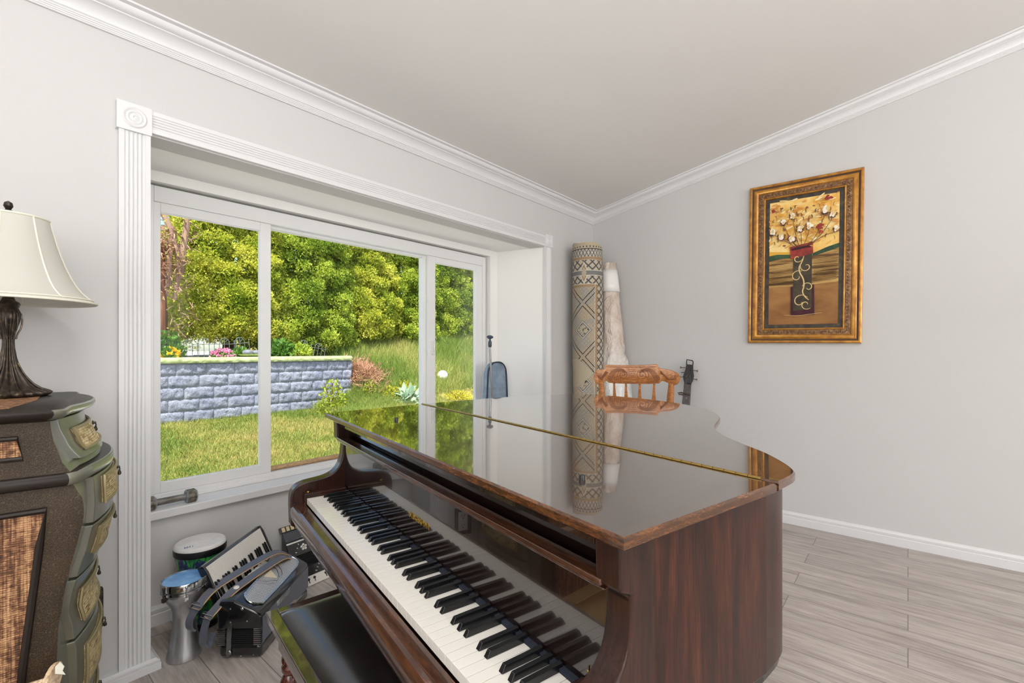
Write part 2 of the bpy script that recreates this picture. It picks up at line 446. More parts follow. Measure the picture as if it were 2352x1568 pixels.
# ------------------------------------------------------------------ grand piano (local x = along the keys, y = away from the player)
PA = R(75.7 - 180)
piano = thing('grand_piano', 'glossy dark mahogany grand piano with closed lid in the middle of the room', 'piano', (0, 0, 0), PA)
P0 = WM[piano.name]
def pb(): return MB(P0)
LID = [(-1.86, .46), (-.40, .46), (-.407, .872), (-.409, .884), (-.418, .976), (-.443, 1.016), (-.480, 1.057), (-.546, 1.119), (-.622, 1.168), (-.731, 1.253), (-.795, 1.325), (-.834, 1.385), (-.889, 1.503), (-.933, 1.587), (-1.027, 1.701), (-1.158, 1.792), (-1.312, 1.848), (-1.478, 1.865), (-1.653, 1.861), (-1.815, 1.820), (-1.899, 1.745), (-1.937, 1.593), (-1.958, 1.361), (-1.955, 1.211), (-1.925, .893), (-1.922, .880)]
def smooth_poly(pts, it=2):
    for _ in range(it):
        q = []
        n = len(pts)
        for i in range(n):
            a, b = Vector(pts[i]), Vector(pts[(i + 1) % n])
            q += [tuple(a * .75 + b * .25), tuple(a * .25 + b * .75)]
        pts = q
    return pts
def chaikin_open(pts, it=2):
    for _ in range(it):
        q = [pts[0]]
        for i in range(len(pts) - 1):
            a, b = Vector(pts[i]), Vector(pts[i + 1])
            q += [tuple(a * .75 + b * .25), tuple(a * .25 + b * .75)]
        pts = q + [pts[-1]]
    return pts
main = chaikin_open(LID[3:25], 2)          # curved part of the main lid
def inset(pts, d):
    n = len(pts); out = []
    for i in range(n):
        a, b, c = Vector(pts[i - 1]), Vector(pts[i]), Vector(pts[(i + 1) % n])
        e1, e2 = unit((b - a).to_3d()), unit((c - b).to_3d())
        nn = unit(Vector((-e1.y, e1.x, 0)) + Vector((-e2.y, e2.x, 0)))
        k = d / max(.4, nn.dot(Vector((-e1.y, e1.x, 0))))
        out.append((b.x + nn.x * k, b.y + nn.y * k))
    return out
ZL = 1.0025
b = pb(); b.m = 1
flap = [(-1.86, .46), (-.40, .46), (-.407, .872), (-1.922, .880)]
for poly, nm in ((flap, 'lid_flap'), (main, 'lid')):
    b = pb(); n = len(poly)
    e = .0035
    pin = inset(poly, e)
    V = [(x, y, ZL - .018) for x, y in pin] + [(x, y, ZL - .015) for x, y in poly] + [(x, y, ZL - e) for x, y in poly] + [(x, y, ZL) for x, y in pin]
    F = []; mi = []
    b.m = 0
    b.add(V, [tuple(range(n - 1, -1, -1)), tuple(range(3 * n, 4 * n))])
    b.m = 1
    b.f += [(j * n + i, j * n + (i + 1) % n, (j + 1) * n + (i + 1) % n, (j + 1) * n + i) for j in range(3) for i in range(n)]
    b.mi += [1] * (3 * n)
    o = b.build(nm, [M['mahog_top'], M['mahog_edge']], piano, smooth=20)
    if nm == 'lid_flap':
        for (u, v) in ((-.627, .607), (-1.527, .610)):
            k = pb(); k.lathe([(.006, 0), (.006, .006), (.005, .009), (.001, .0095)], (u, v, ZL), 14); k.build('lid_bumper', M['black_plastic'], o)
b = pb()
nk = 62
for i in range(nk):
    u0 = -.437 - 1.483 * i / nk; u1 = -.437 - 1.483 * (i + .96) / nk
    v0 = .8765 + .009 * i / nk; v1 = .8765 + .009 * (i + .96) / nk
    b.tube([(u0, v0, ZL + .001), (u1, v1, ZL + .0005)], .0034, 8)
b.prism([(-.437, .8725, ZL), (-1.92, .8815, ZL), (-1.92, .8895, ZL), (-.437, .8805, ZL)], (0, 0, .0012))
b.build('lid_hinge', M['brass'], piano)
# rim
rim = inset(main + [(-1.90, .52), (-.420, .52)], .022)
rim = [(x, max(y, .512)) for x, y in rim]
b = pb(); b.prism([(x, y, .643) for x, y in rim], (0, 0, ZL - .0185 - .643)); b.build('rim', M['mahog'], piano, smooth=30, bevel=.003)
b = pb(); b.prism([(x * .985 - .02, y * .985 + .03, .615) for x, y in rim], (0, 0, .028)); b.build('underside_frame', M['piano_black'], piano, smooth=0)
# cheeks / arms
ARM = [(.345, .605), (.329, .625), (.327, .715), (.330, .738), (.340, .755), (.356, .765), (.380, .771), (.425, .775), (.455, .781), (.478, .793), (.494, .812), (.503, .836), (.508, .870), (.508, .903), (.486, .912), (.484, .9835), (.56, .9835), (.56, .605)]
armp = chaikin_open(ARM[1:14], 1)
for (u0, u1) in ((-1.836, -1.786), (-.476, -.428)):
    b = pb(); b.prism([(u0, v, z) for v, z in [(.36, .605)] + armp + ARM[14:17] + [(.56, .605)]], (u1 - u0, 0, 0))
    b.build('arm', M['mahog_arm'], piano, smooth=40, bevel=.005, bseg=3)
b = pb(); b.bb(-.470, -.434, .508, .517, .893, .914); b.build('arm_bracket', M['black_plastic'], piano)
# key bed and key slip
KS = [(.328, .688), (.333, .695), (.341, .698), (.350, .6965), (.372, .699), (.373, .66), (.56, .66), (.56, .600), (.372, .600), (.352, .611), (.338, .628), (.329, .650), (.326, .676)]
b = pb(); b.prism([(-1.786, v, z) for v, z in KS], (1.31, 0, 0)); b.build('key_slip', M['mahog_rail'], piano, smooth=30, bevel=.002)
# key blocks
for (u0, u1) in ((-1.785, -1.756), (-.528, -.477)):
    b = pb(); b.bb(u0, u1, .366, .512, .66, .738); o = b.build('key_block', M['mahog_arm'], piano, bevel=.004)
    if u0 < -1: pb().lathe([(.006, 0), (.0065, .002), (.005, .004), (.001, .0045)], (-1.771, .382, .738), 12).build('screw_cap', M['brass'], o)
# fallboard with its rail, and the dark recess above it
b = pb(); b.bb(-1.785, -.477, .513, .530, .715, .908); b.build('fallboard', M['piano_dark'], piano, smooth=0)
b = pb(); b.bb(-1.783, -.462, .482, .514, .909, .920); b.prism([(-1.783, .482, .909), (-1.783, .486, .904), (-1.783, .514, .904), (-1.783, .514, .909)], (1.326, 0, 0))
b.build('fallboard_rail', M['mahog_rail'], piano, bevel=.003)
b = pb(); b.bb(-1.785, -.477, .530, .545, .90, .984); b.bb(-1.785, -.477, .500, .545, .956, .983); b.build('lid_rail', M['piano_dark'], piano, smooth=0)
b = pb(); b.bb(-1.756, -.528, .502, .513, .700, .728); b.build('felt_strip', M['felt'], piano, smooth=0)
# keys: 52 naturals and 36 sharps, each a part of its own
KW = 1.2260 / 52
b = pb(); u0 = -1.7555
b.bb(u0 + .0006, u0 + KW - .0006, .374, .510, .702, .7215)
wk = b.build('white_key', M['ivory'], piano, bevel=.0006)
for i in range(1, 52):
    c = wk.copy(); c.data = wk.data; COL.objects.link(c); c.location = (KW * i, 0, 0)
def blackkey(u):
    b = pb(); w0, w1 = .0057, .0045
    r0 = [(u - w0, .424, .7215), (u + w0, .424, .7215), (u + w0, .511, .7215), (u - w0, .511, .7215)]
    r1 = [(u - w1, .4315, .7338), (u + w1, .4315, .7338), (u + w1, .511, .7348), (u - w1, .511, .7348)]
    b.loft([r0, r1]); return b.build('black_key', M['ebony'], piano, bevel=.0012)
offs = {0: .55, 2: .42, 3: .58, 5: .40, 6: .5}          # after A, C, D, F, G (white index mod 7, starting at A)
bk = None
for i in range(51):
    m7 = i % 7
    if m7 in (0, 2, 3, 5, 6):
        u = u0 + KW * (i + 1) + (offs[m7] - .5) * .014
        if bk is None: bk = blackkey(u); bk0 = u
        else:
            c = bk.copy(); COL.objects.link(c); c.location = (u - bk0, 0, 0)
# lettering
def fall_M(u, z): return P0 @ Matrix.Translation((u, .5124, z)) @ Matrix.Rotation(R(90), 4, 'X')
text_mesh('STEIGERMAN', fall_M(-1.192, .7925), .0215, M['gold'], 'lettering', piano, xs=.98)
# blackletter style maker's mark on the treble end of the fallboard, built from pen strokes
def pen(strokes, u, z, s, name):
    b = pb()
    for st in strokes:
        b.tube([(u + x * s, .5122, z + y * s) for x, y in st], .00085, 5)
    return b.build(name, M['gold'], piano)
LS = [[(.1, 1.5), (.35, 1.75), (.3, 1.2), (.3, .4), (.1, .1), (-.15, .2), (-.1, .45), (.3, .3), (.7, .1), (.95, .25)],
      [(.9, .9), (1.0, .4), (1.2, .3), (1.35, .5), (1.3, .9), (1.1, 1.0), (.9, .9)],
      [(1.6, 1.0), (1.65, .4), (1.85, .3), (1.95, .9), (2.0, .4), (2.2, .35), (2.3, 1.0)],
      [(2.5, .65), (2.9, .75), (2.85, 1.0), (2.6, 1.0), (2.5, .6), (2.65, .3), (2.95, .4)],
      [(3.15, .3), (3.2, 1.0), (3.2, .8), (3.5, 1.0), (3.6, .85), (3.6, .3)],
      [(4.0, -.1), (4.05, 1.5), (4.4, 1.55), (4.6, 1.2), (4.4, .8), (4.05, .8)]]
pen(LS, -.5165, .748, .0068, 'lettering')
# legs under the case
def leg(u, v):
    b = pb(); b.bb(u - .065, u + .065, v - .065, v + .065, .48, .616)
    b.loft([[(u + sx * w, v + sy * w, z) for sx, sy in ((-1, -1), (1, -1), (1, 1), (-1, 1))] for z, w in ((.48, .055), (.44, .05), (.42, .058), (.10, .036), (.07, .045), (.05, .045))])
    o = b.build('leg', M['mahog'], piano, bevel=.004)
    k = pb(); k.lathe([(.024, -.009), (.026, 0), (.024, .009)], (u, v, .026), 16, (1, 0, 0)); k.bb(u - .015, u + .015, v - .01, v + .01, .02, .06)
    k.build('caster', M['brass'], o)
leg(-.55, .80); leg(-1.72, .66); leg(-1.55, 1.68)
b = pb()
for du in (-.06, .06): b.bb(-1.11 + du - .012, -1.11 + du + .012, .70, .72, .12, .62)
b.bb(-1.22, -1.0, .69, .74, .06, .15)
for du in (-.07, 0, .07): b.bb(-1.11 + du - .012, -1.11 + du + .012, .58, .70, .065, .075)
b.build('pedal_lyre', M['mahog'], piano, bevel=.004)

# ------------------------------------------------------------------ bench (slightly turned against the keyboard)
BA = PA + R(4.5)
c0 = P0 @ Vector((-1.500, .208, 0))
bench = thing('piano_bench', 'dark piano bench with black padded leather top in front of the keyboard', 'bench', (c0.x, c0.y, 0), BA)
Bm = WM[bench.name]
def qb(): return MB(Bm)
M['bench_wood'] = wood('bench_wood', (40, 28, 24), (60, 42, 35), (84, 60, 48), (.6, 5, 5), .16, 1, 10)
M['bench_wood'].node_tree.nodes['Principled BSDF'].inputs['Coat IOR'].default_value = 2.0
M['leather'] = speck('black_leather', [(.35, (20, 18, 18)), (.6, (30, 27, 27)), (.8, (46, 42, 41))], 9, rough=.3, spec=.6, bump=.03, detail=8, coat=.6, coat_rough=.22)
M['leather'].node_tree.nodes['Principled BSDF'].inputs['Coat IOR'].default_value = 1.9
M['bench_leg'] = wood('bench_leg_wood', (46, 18, 12), (84, 34, 22), (112, 50, 32), (5, 5, .6), .22, .8, 10)
LB, WB, ZB = .76, .365, .494
b = qb()
for (x0, x1, y0, y1) in ((0, LB, 0, .030), (0, LB, WB - .030, WB), (0, .030, .030, WB - .030), (LB - .030, LB, .030, WB - .030)):
    b.bb(x0, x1, y0, y1, ZB - .022, ZB)
b.build('seat_rim', M['bench_wood'], bench, bevel=.003)
def pad(i, j):
    x = .030 + (LB - .06) * i; y = .030 + (WB - .06) * j
    ex = min(i, 1 - i) * (LB - .06); ey = min(j, 1 - j) * (WB - .06)
    d = min(ex, ey); k = min(1, d / .075); hh = .028 * (1 - (1 - k) ** 2.4)
    return Vector((x, y, ZB - .006 + hh))
b = qb(); b.grid(pad, 60, 36)
b.build('seat_pad', M['leather'], bench, smooth=80)
b = qb()
for (x0, x1, y0, y1) in ((.028, LB - .028, .028, .046), (.028, LB - .028, WB - .046, WB - .028), (.028, .046, .046, WB - .046), (LB - .046, LB - .028, .046, WB - .046)):
    b.bb(x0, x1, y0, y1, ZB - .105, ZB - .02)
b.bb(.03, LB - .03, .03, WB - .03, ZB - .03, ZB - .0215)
b.build('apron', M['bench_wood'], bench, bevel=.002)
TL = [(.012, 0), (.016, .01), (.014, .03), (.018, .06), (.022, .10), (.026, .15), (.022, .185), (.017, .20), (.024, .21), (.024, .225), (.017, .235), (.025, .25), (.030, .275), (.028, .305), (.019, .325), (.025, .335), (.025, .345), (.018, .352), (.025, .36), (.025, .37), (.022, .375), (.022, .44)]
for (x, y) in ((.050, .056), (LB - .05, .056), (.05, WB - .056), (LB - .05, WB - .056)):
    b = qb(); b.lathe(TL, (x, y, 0), 24); b.bb(x - .022, x + .022, y - .022, y + .022, .385, ZB - .024)
    b.build('leg', M['bench_leg'], bench)
# ------------------------------------------------------------------ accordion standing on its bass side, silver grille up
AC = thing('accordion', 'black piano accordion with silver grille and two leather straps standing by the bench', 'accordion', (.795, 1.986, 0), R(41.2), 'accordions below the window')
Am = WM[AC.name]
AmS = Am @ Matrix.Diagonal((1.02, 1.03, 1.035, 1))
KBm = matrix((.818, 2.020, -.012), R(41.2))
def kb(): return MB(KBm)
def ab(): return MB(AmS)
M['celluloid'] = flat('black_celluloid', (22, 23, 26), .16, coat=.8)
M['celluloid_grey'] = flat('grey_celluloid', (92, 98, 112), .3, coat=.4)
M['bellow'] = flat('bellows_cloth', (18, 18, 20), .6)
def lattice_mat(name, hi, lo, sc, metal=.9):
    m, nt, b = new_mat(name)
    v = objc(nt, (sc, sc, sc), (0, 0, 0))
    sp = nt.nodes.new('ShaderNodeSeparateXYZ'); nt.links.new(v, sp.inputs[0])
    yy = mth(nt, 'MULTIPLY', sp.outputs[1], 1.4)
    a = mth(nt, 'SINE', mth(nt, 'ADD', sp.outputs[0], yy)); c = mth(nt, 'SINE', mth(nt, 'SUBTRACT', sp.outputs[0], yy))
    f = mth(nt, 'MAXIMUM', mth(nt, 'ABSOLUTE', a), mth(nt, 'ABSOLUTE', c))
    nt.links.new(ramp(nt, f, [(.86, lo), (.97, hi)]), b.inputs['Base Color']); setp(b, .3, metal, .5)
    add_bump(nt, b, f, .5, .003)
    return m
M['lattice'] = lattice_mat('silver_lattice', (238, 239, 242), (96, 98, 104), 380, .25)
M['lattice_dark'] = lattice_mat('dark_lattice', (120, 125, 135), (12, 12, 15), 360, .5)
b = ab(); b.bb(0, .455, .002, .166, .004, .058); b.build('bass_box', M['celluloid'], AC, bevel=.018, bseg=4)
b = ab(); rings = []
for i in range(19):
    z = .050 + .070 * i / 18; d = .004 if i % 2 else .011
    rings.append([(d, d, z), (.455 - d, d, z), (.455 - d, .168 - d, z), (d, .168 - d, z)])
b.loft(rings); b.build('bellows', M['bellow'], AC, smooth=20)
b = ab()
for i in range(9):
    z = .0545 + .0076 * i
    for (y0, y1) in ((.001, .030), (.140, .169)):
        b.bb(.001, .010, y0, y1, z, z + .0048)
    b.bb(.001, .030, .001, .006, z, z + .0048)
b.build('bellows_corner', M['steel'], AC)
TP = [(.0, .116), (.0, .160), (.006, .174), (.022, .184), (.106, .226), (.160, .224), (.174, .205), (.170, .116)]
b = ab()
b.loft([[(x, .085 + (y - .085) * k, .15 + (z - .15) * k2) for y, z in TP] for x, k, k2 in ((.0, .93, .90), (.004, .975, .97), (.012, 1, 1), (.443, 1, 1), (.451, .975, .97), (.455, .93, .90))])
b.build('treble_box', M['celluloid'], AC, smooth=35, bevel=.003)
b = ab(); b.bb(.012, .443, -.0016, .002, .060, .158); b.build('name_panel', M['celluloid_grey'], AC)
# grille plate on the sloping face
def gp(x, t, h=0.0):          # t runs up the slope, h lifts off it
    y = .022 + .084 * t; z = .184 + .042 * t
    return Vector((x, y - .447 * h, z + .894 * h))
out = [(.055, .02), (.030, .30), (.030, .62), (.062, .97), (.400, .97), (.428, .70), (.428, .28), (.395, .02)]
out = chaikin_open(out + [out[0]], 2)
b = ab(); b.prism([gp(x, t, .000) for x, t in out[:-1]], gp(0, 0, .004) - gp(0, 0, 0))
b.build('grille', M['lattice'], AC)
b = ab(); b.tube([gp(x, t, .004) for x, t in out[:-1]], .0035, 8, close=True)
sw = [(.17, .97), (.185, .55), (.235, .18), (.285, .55), (.30, .97)]
for k in (0, .022): b.tube([gp(x + (k if x > .235 else -k if x < .235 else 0), t - k * 2 + .03, .005) for x, t in chaikin_open(sw, 2)], .0022, 6)
for k in range(6): b.tube([gp(.035 + .004 * k, .62 + .06 * k, .0045), gp(.12, .62 + .06 * k, .0045)], .0012, 5); b.tube([gp(.34, .62 + .06 * k, .0045), gp(.424 - .004 * k, .62 + .06 * k, .0045)], .0012, 5)
b.build('grille_trim', M['chrome'], AC)
b = ab(); b.prism([gp(.205, .86, .004), gp(.235, .36, .004), gp(.265, .86, .004)], gp(0, 0, .003) - gp(0, 0, 0)); b.build('emblem', flat('cream_emblem', (226, 214, 182), .3), AC)
text_mesh('Universal', AmS @ Matrix.Translation((.125, -.0020, .136)) @ Matrix.Rotation(R(90), 4, 'X'), .030, M['chrome'], 'lettering', AC, shear=.35, xs=1.0, extrude=.001, offset=.0006)
b = ab()
zz = [(.085, .112), (.12, .100), (.17, .095), (.20, .083), (.27, .074), (.30, .060), (.42, .052), (.31, .068), (.285, .082), (.23, .088), (.215, .098), (.16, .104), (.13, .112)]
b.prism([(x, -.0012, z) for x, z in zz], (0, -.0024, 0))
b.build('silver_flash', M['chrome'], AC)
# keyboard plank with its keys
def kp(x, t, h=0.0):          # t up the keyboard, h off its face
    y = .186 + .060 * t; z = .218 + .134 * t
    return Vector((x, y - .913 * h, z + .408 * h))
b = kb(); sec = [(-.10, -.012), (-.06, .004), (1.06, .004), (1.10, .002), (1.12, -.012), (1.04, -.018), (-.05, -.018)]
b.loft([[kp(x, t, h) for t, h in sec] for x in (.004, .452)])
for x0 in (-.004, .440): b.loft([[kp(x, t, h) for t, h in ((-.10, -.016), (-.10, .014), (.9, .016), (1.10, .010), (1.12, -.016))] for x in (x0, x0 + .012)])
b.bb(0, .44, .170, .200, .19, .214)
b.build('keyboard_frame', M['celluloid'], AC, bevel=.003)
NK = 24; kw = .438 / NK; wk = None; bk = None
for i in range(NK):
    if wk is None:
        q = kb(); q.prism([kp(.0015, 0, .004), kp(.0015 + kw - .0012, 0, .004), kp(.0015 + kw - .0012, 1.03, .004), kp(.0015, 1.03, .004)], kp(0, 0, .007) - kp(0, 0, 0))
        wk = q.build('white_key', M['ivory'], AC, bevel=.0012)
    else:
        c = wk.copy(); COL.objects.link(c); c.location = (kw * i, 0, 0)
    if i % 7 in (0, 1, 3, 4, 5) and i < NK - 1:
        if bk is None:
            q = kb(); x = kw; q.loft([[kp(x - .0048, 0, .010), kp(x + .0048, 0, .010), kp(x + .0048, .56, .010), kp(x - .0048, .56, .010)], [kp(x - .0038, 0, .018), kp(x + .0038, 0, .018), kp(x + .0038, .53, .018), kp(x - .0038, .53, .018)]])
            bk = q.build('black_key', M['ebony'], AC, bevel=.0015)
        else:
            c = bk.copy(); COL.objects.link(c); c.location = (kw * i, 0, 0)
sw = None
for i in range(9):
    if sw is None:
        q = ab(); q.ball((.080, .140, .236), .015, 12, 8, (1, .95, .75)); sw = q.build('register_switch', M['ivory'], AC)
    else:
        c = sw.copy(); COL.objects.link(c); c.location = (.0285 * i, 0, 0)
b = ab()
for (y, z, r) in ((.074, .196, .006), (.118, .196, .0035), (.054, .148, .0055), (.118, .144, .006), (.03, .018, .003), (.08, .012, .003), (.13, .012, .003)):
    b.lathe([(r, 0), (r, .004), (r * .6, .006), (.0005, .0062)], (.004 if z > .17 else .006, y, z), 14, (-1, 0, 0))
b.build('stud', M['chrome'], AC)
b = ab(); b.strip([(.002, .119, .140), (-.004, .119, .120), (-.005, .121, .08), (-.003, .123, .035), (.002, .123, .022)], (0, 1, 0), .018, .003)
b.ball((-.004, .123, .028), .011, 12, 8, (.4, 1, 1))
b.build('bellows_clasp', M['steel'], AC)
M['strap'] = flat('strap_leather', (92, 96, 108), .35, coat=.3, bump=.1, bscale=160)
M['strap_edge'] = flat('strap_tan_edge', (214, 178, 142), .7)
def strap(pts, tail):
    p = chaikin_open(pts, 2)
    b = ab(); b.strip([Vector(q) + Vector((0, 0, .003)) for q in p], (0.3, 1, .35), .028, .003); o = b.build('strap', M['strap'], AC)
    b = ab(); b.strip([Vector(q) - Vector((0, 0, .0005)) for q in p], (0.3, 1, .35), .031, .004); b.build('strap_lining', M['strap_edge'], o)
    e = Vector(pts[0]); b = ab()
    b.tube([e + Vector(q) for q in ((-.012, -.018, 0), (-.012, .018, .012), (.016, .018, .018), (.016, -.018, .006))], .0022, 6, close=True)
    b.tube([e + Vector((.002, -.018, .006)), e + Vector((.002, .018, .018))], .002, 6)
    b.build('buckle', M['steel'], o)
    b = ab(); b.strip(chaikin_open([tuple(e)] + tail, 2), (0.2, 1, .1), .027, .006); b.build('strap_tail', M['strap'], o)
strap([(-.045, .222, .222), (.03, .212, .256), (.12, .180, .266), (.24, .140, .274), (.36, .110, .270), (.43, .094, .226)], [(-.070, .232, .195), (-.075, .228, .165), (-.06, .222, .150)])
strap([(-.035, .186, .180), (.04, .148, .235), (.16, .116, .248), (.28, .094, .246), (.38, .078, .240), (.44, .073, .190)], [(-.055, .188, .140), (-.055, .192, .085), (-.035, .178, .075), (-.022, .174, .12)])

# second accordion, lying back against the wall
A2 = thing('accordion', 'dark accordion with inlaid white flowers leaning on the wall behind the silver grille accordion', 'accordion', (1.15, 2.40, 0), R(5), 'accordions below the window')
A2m = WM[A2.name]
def cb(): return MB(A2m)
def sp2(x, w, h=0.0): # w along the reclined face, h off it
    return Vector((x, .54 * w - .84 * h, .84 * w + .54 * h))
M['inlay_ground'] = flat('black_inlay_ground', (14, 14, 17), .2, coat=.4)
b = cb(); b.prism([(0, 0, 0), (0, .162, .252), (0, .176, .248), (0, .176, .0)], (.43, 0, 0)); b.build('body', M['celluloid'], A2, bevel=.003)
for (w0, w1) in ((.048, .098), (.168, .236)):
    b = cb(); b.prism([sp2(0, w0, 0), sp2(.43, w0, 0), sp2(.43, w1, 0), sp2(0, w1, 0)], sp2(0, 0, .006) - sp2(0, 0, 0)); fo = b.build('casing_band', M['inlay_ground'], A2, bevel=.001)
    b = cb(); cw = (w0 + w1) / 2
    for fx_ in ([.085, .25, .38] if w1 > .2 else [.16, .33]):
        for k in range(5 if w1 > .2 else 3):
            a = 2 * PI * k / (5 if w1 > .2 else 3) + .3; rr = .012 if w1 > .2 else .008
            b.ball(sp2(fx_ + rr * math.cos(a), cw + rr * math.sin(a), .006), rr * .62, 8, 6, (1, .6, 1))
        b.ball(sp2(fx_, cw, .007), .004, 8, 6)
        for k in range(7):
            sx = (-1 if k % 2 else 1) * (.022 + .011 * (k // 2)); dw = (w1 - w0) * .3 * math.sin(k * 2.1)
            p, q2 = sp2(fx_ + sx, cw + dw, .0065), sp2(fx_ + sx * 1.22, cw + dw * 1.15 + .006, .0065)
            b.tube([p, (p + q2) / 2, q2], [.0008, .0026, .0006], 6)
    b.build('flower_inlay', M['ivory'], fo)
b = cb(); rings = []
for i in range(13):
    w_ = .098 + .070 * i / 12; h_ = .001 if i % 2 else .007
    rings.append([sp2(.008, w_, -.004), sp2(.422, w_, -.004), sp2(.422, w_, h_), sp2(.008, w_, h_)])
b.loft(rings); b.build('bellows', M['bellow'], A2, smooth=20)
b = cb(); b.prism([sp2(0, .236, .002), sp2(.43, .236, .002), sp2(.43, .243, .002), sp2(0, .243, .002)], sp2(0, 0, .006) - sp2(0, 0, 0)); b.build('white_edging', M['white_plastic'], A2)
b = cb(); b.prism([sp2(0, .250, 0), sp2(.43, .250, 0), sp2(.43, .306, -.012), sp2(0, .306, -.012)], sp2(0, 0, .010) - sp2(0, 0, 0)); b.build('grille', M['lattice_dark'], A2, bevel=.003)
b = cb(); b.prism([sp2(-.004, .308, -.02), sp2(.43, .308, -.02), sp2(.43, .340, -.02), sp2(-.004, .340, -.02)], sp2(0, 0, .012) - sp2(0, 0, 0)); b.build('keyboard_frame', M['celluloid'], A2, bevel=.002)
ck = None; M['cream_key'] = flat('cream_key', (205, 186, 150), .35)
for i in range(17):
    if ck is None:
        q = cb(); q.prism([sp2(.004, .311, -.008), sp2(.021, .311, -.008), sp2(.021, .336, -.008), sp2(.004, .336, -.008)], sp2(0, 0, .005) - sp2(0, 0, 0)); ck = q.build('cream_key', M['cream_key'], A2, bevel=.001)
    else:
        c = ck.copy(); COL.objects.link(c); c.location = (.0248 * i, 0, 0)
b = cb(); b.prism([sp2(0, .0, 0), sp2(.43, .0, 0), sp2(.43, .048, 0), sp2(0, .048, 0)], sp2(0, 0, .008) - sp2(0, 0, 0)); b.build('bass_edge', M['ivory'], A2, bevel=.002)
q = None
for i in range(12):
    if i % 6 == 3: continue
    if q is None:
        b = cb(); x = .024; b.ball(sp2(x, .032, .008), .0075, 10, 6, (1, 1, 1)); b.tube([sp2(x, .030, .010), sp2(x, .012, .009)], .0022, 6); q = b.build('button', M['ebony'], A2); i0 = i
    else:
        c = q.copy(); COL.objects.link(c); c.location = (.033 * (i - i0), 0, 0)

# ------------------------------------------------------------------ drums
M['alu'] = speck('brushed_aluminium', [(.3, (182, 184, 188)), (.7, (214, 216, 219))], 60, (1, 1, .05), rough=.34, metal=.9)
M['drum_skin'] = speck('blue_drum_skin', [(.3, (82, 136, 200)), (.5, (120, 172, 224)), (.7, (170, 208, 240))], 14, rough=.32, spec=.5)
gd = thing('goblet_drum', 'silver metal goblet drum with a blue skin standing left of the accordions', 'drum', (.604, 2.250, 0))
b = MB(WM[gd.name]); b.lathe([(0.0574, 0), (0.0607, .002), (0.0607, .010), (0.0574, .025), (0.0492, .065), (0.0426, .115), (0.0389, .165), (0.0402, .190), (0.0476, .215), (0.0607, .236), (0.0705, .250), (0.0738, .268), (0.0746, .290), (0.0722, .306), (0.0000, .306)], (0, 0, 0), 48)
b.build('shell', M['alu'], gd)
b = MB(WM[gd.name]); b.lathe([(0.0767, .288), (0.0791, .290), (0.0791, .312), (0.0767, .316), (0.0738, .3155), (0.0738, .288)], (0, 0, 0), 48, cap=False)
b.lathe([(0.0750, .272), (0.0775, .274), (0.0775, .283), (0.0750, .285)], (0, 0, 0), 48, cap=False); b.build('hoop', M['chrome'], gd)
b = MB(WM[gd.name]); b.lathe([(0.0730, .308), (0.0730, .313), (0.0656, .3145), (0.0246, .3155), (0.0004, .3155)], (0, 0, 0), 48); b.build('drum_skin', M['drum_skin'], gd)
lg = None
for k in range(6):
    a = 2 * PI * k / 6 + .35
    b = MB(WM[gd.name]); cx, cy = .0808 * math.cos(a), .0808 * math.sin(a)
    b.tube([(cx, cy, .255), (cx, cy, .306)], .003, 6); b.box((cx * .985, cy * .985, .262), (.012, .012, .014), Matrix.Rotation(a, 3, 'Z')); b.ball((cx, cy, .308), .0055, 8, 6)
    b.build('lug', M['dark_metal'] if k % 2 else M['chrome'], gd)

def jungle_mat():
    m, nt, b = new_mat('jungle_print')
    v = objc(nt)
    n1 = noise(nt, v, 16, 3, .5, .6); n2 = noise(nt, objc(nt, (1, 1, .3), loc=(3, 1, 2)), 34, 3, .6, .8); n3 = noise(nt, objc(nt, loc=(7, 2, 5)), 9, 2, .5, .2)
    c = ramp(nt, n1, [(.0, (26, 32, 74)), (.44, (36, 50, 92)), (.47, (72, 70, 112)), (.52, (28, 88, 76)), (.58, (40, 136, 64)), (.72, (26, 62, 44))], 'LINEAR')
    leaf = ramp(nt, n2, [(.52, (0, 0, 0)), (.56, (255, 255, 255))]); c = mix(nt, c, lin((66, 168, 60)), leaf)
    fruit = ramp(nt, n3, [(.53, (0, 0, 0)), (.55, (255, 255, 255))]); c = mix(nt, c, ramp(nt, n1, [(.35, (250, 126, 30)), (.52, (252, 196, 50)), (.6, (216, 54, 36))]), fruit)
    nt.links.new(c, b.inputs['Base Color']); setp(b, .3, coat=.3); return m
M['jungle'] = jungle_mat()
hd = thing('hand_drum', 'tall white headed hand drum with a colourful leaf and fruit print against the wall', 'drum', (.722, 2.458, 0))
b = MB(WM[hd.name]); b.lathe([(0.0702, .0), (0.0720, .004), (0.0756, .09), (0.0819, .18), (0.0900, .27), (0.0981, .335), (0.0981, .345)], (0, 0, 0), 48); b.build('shell', M['jungle'], hd)
b = MB(WM[hd.name]); b.lathe([(0.0711, .0), (0.0747, .002), (0.0765, .03), (0.0729, .032)], (0, 0, 0), 48, cap=False); b.build('base_band', M['black_plastic'], hd)
b = MB(WM[hd.name]); b.lathe([(0.0972, .330), (0.1022, .332), (0.1031, .350), (0.1008, .362), (0.0972, .362)], (0, 0, 0), 48, cap=False); b.build('rim_band', M['black_plastic'], hd)
M['headskin'] = speck('drum_head', [(.35, (206, 202, 198)), (.65, (228, 226, 224))], 10, rough=.5)
b = MB(WM[hd.name]); b.lathe([(0.1013, .355), (0.1013, .362), (0.0990, .370), (0.0936, .375), (0.0810, .3765), (0.0005, .377)], (0, 0, 0), 48); b.build('drum_head', M['headskin'], hd)
